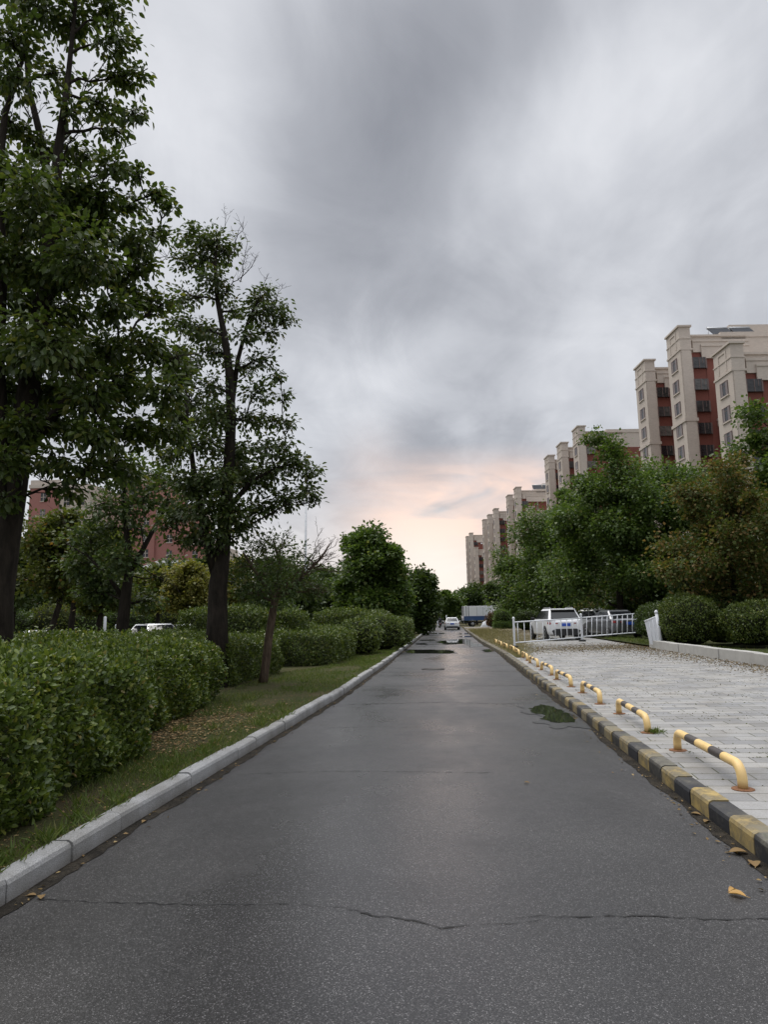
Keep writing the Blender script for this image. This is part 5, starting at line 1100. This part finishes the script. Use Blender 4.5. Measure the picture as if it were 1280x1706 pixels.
block('fourth apartment block in the row, with three narrow towers and a wide red end wall', [(266,HT),(253,HT),(239,HT)], [])
block('farthest apartment block, whose left edge ends the row above the far trees', [(322,HT),(309,HT)], [(294,HT-8)])
for q in PROTO: bpy.data.objects.remove(q)

# ---------------------------------------------------------------- red apartment blocks behind the park
def left_block(label, parts_, Y, depth=16):
    xs = [P(a,1030,Y)[0] for a,_,_,_ in parts_]; t = thing('apartment_block', label, 'apartment block', (xs[0],Y,0), 0)
    for a, b, top, kind in parts_:
        x0 = P(a,1030,Y)[0]-xs[0]; x1 = P(b,1030,Y)[0]-xs[0]; H = P((a+b)/2,top,Y)[2]; off = .6*parts_.index((a,b,top,kind))
        mb = MB(); mb.bx(x0,x1-.01,off,depth,0,H-1.6); w = mb.build('wall', mat['rosy_wall'] if kind == 'r' else mat['cream'], t)
        mb = MB(); mb.bx(x0-.15,x1+.12,off-.2,depth+.1,H-1.6,H-.9); mb.bx(x0,x1-.02,off+.1,depth,H-.9,H); mb.build('parapet', mat['cream'], t)
        nw = max(1, int((x1-x0)/3.0)); z = H-3.4
        while z > 4:
            for i in range(nw):
                xx = x0+(x1-x0)*(i+.5)/nw; mb = MB(); mb.bx(xx-.55,xx+.55,off-.03,off+.05,z-.75,z+.75,0); mb.bx(xx-.55,xx+.55,off-.06,off-.031,z-.04,z+.04,1); mb.bx(xx-.04,xx+.04,off-.065,off-.031,z-.75,z+.75,1); mb.bx(xx-.65,xx+.65,off-.12,off,z-.9,z-.76,1)
                mb.build('window', [mat['win_glass'],mat['cream']], w)
            z -= 3.1
    return t
left_block('red and cream apartment block at the far left behind the park trees', [(36,84,800,'r'),(84,136,806,'c')], 125)
left_block('stepped red apartment block seen between the two big left trees', [(196,252,790,'r'),(252,300,842,'r'),(300,336,894,'r'),(336,352,905,'c')], 130)
def low_house():
    Y = 105; x0 = P(222,1030,Y)[0]; x1 = P(318,1030,Y)[0]; H = P(270,950,Y)[2]; t = thing('low_building','pale low building with a sloping roof below the stepped red block','building',(x0,Y,0)); w = x1-x0
    mb = MB(); mb.bx(0,w,0,9,0,H); wl = mb.build('wall', mat['cream'], t)
    mb = MB(); r = 1.9; mb.add([(-.5,-.6,H-.05),(w+.5,-.6,H-.05),(w+.5,9.6,H-.05),(-.5,9.6,H-.05),(1.5,4.5,H+r),(w-1.5,4.5,H+r)],[(0,1,5,4),(1,2,5),(2,3,4,5),(3,0,4),(3,2,1,0)]); mb.build('roof', mat['roof_grey'], t)
    for k in range(4):
        for z in (H-2, H-5):
            mb = MB(); xx = w*(k+.5)/4; mb.bx(xx-.6,xx+.6,-.04,.05,z-.8,z+.8); mb.build('window', mat['win_glass'], wl)
low_house()

# ---------------------------------------------------------------- repeats carry a group
GR = {'park_tree':'park trees behind the left hedges','roadside_tree':'trees along the left and far end of the road','yard_tree':'trees of the right hand belt','round_shrub':'round clipped shrubs','clipped_hedge':'clipped hedges left of the road','park_shrub':'shrubs under the park trees','fallen_leaf':'single fallen leaves on the asphalt','parked_car':'parked cars','apartment_block':'apartment blocks','railing_panel':'white railing panels','topiary_dome':'topiary domes in the yard','broadleaf_tree':'big dark broadleaf trees','white_post':'white posts'}
for o in bpy.data.objects:
    if o.parent is None and 'label' in o and 'group' not in o:
        k = o.name.split('.')[0]
        if k in GR: o['group'] = GR[k]
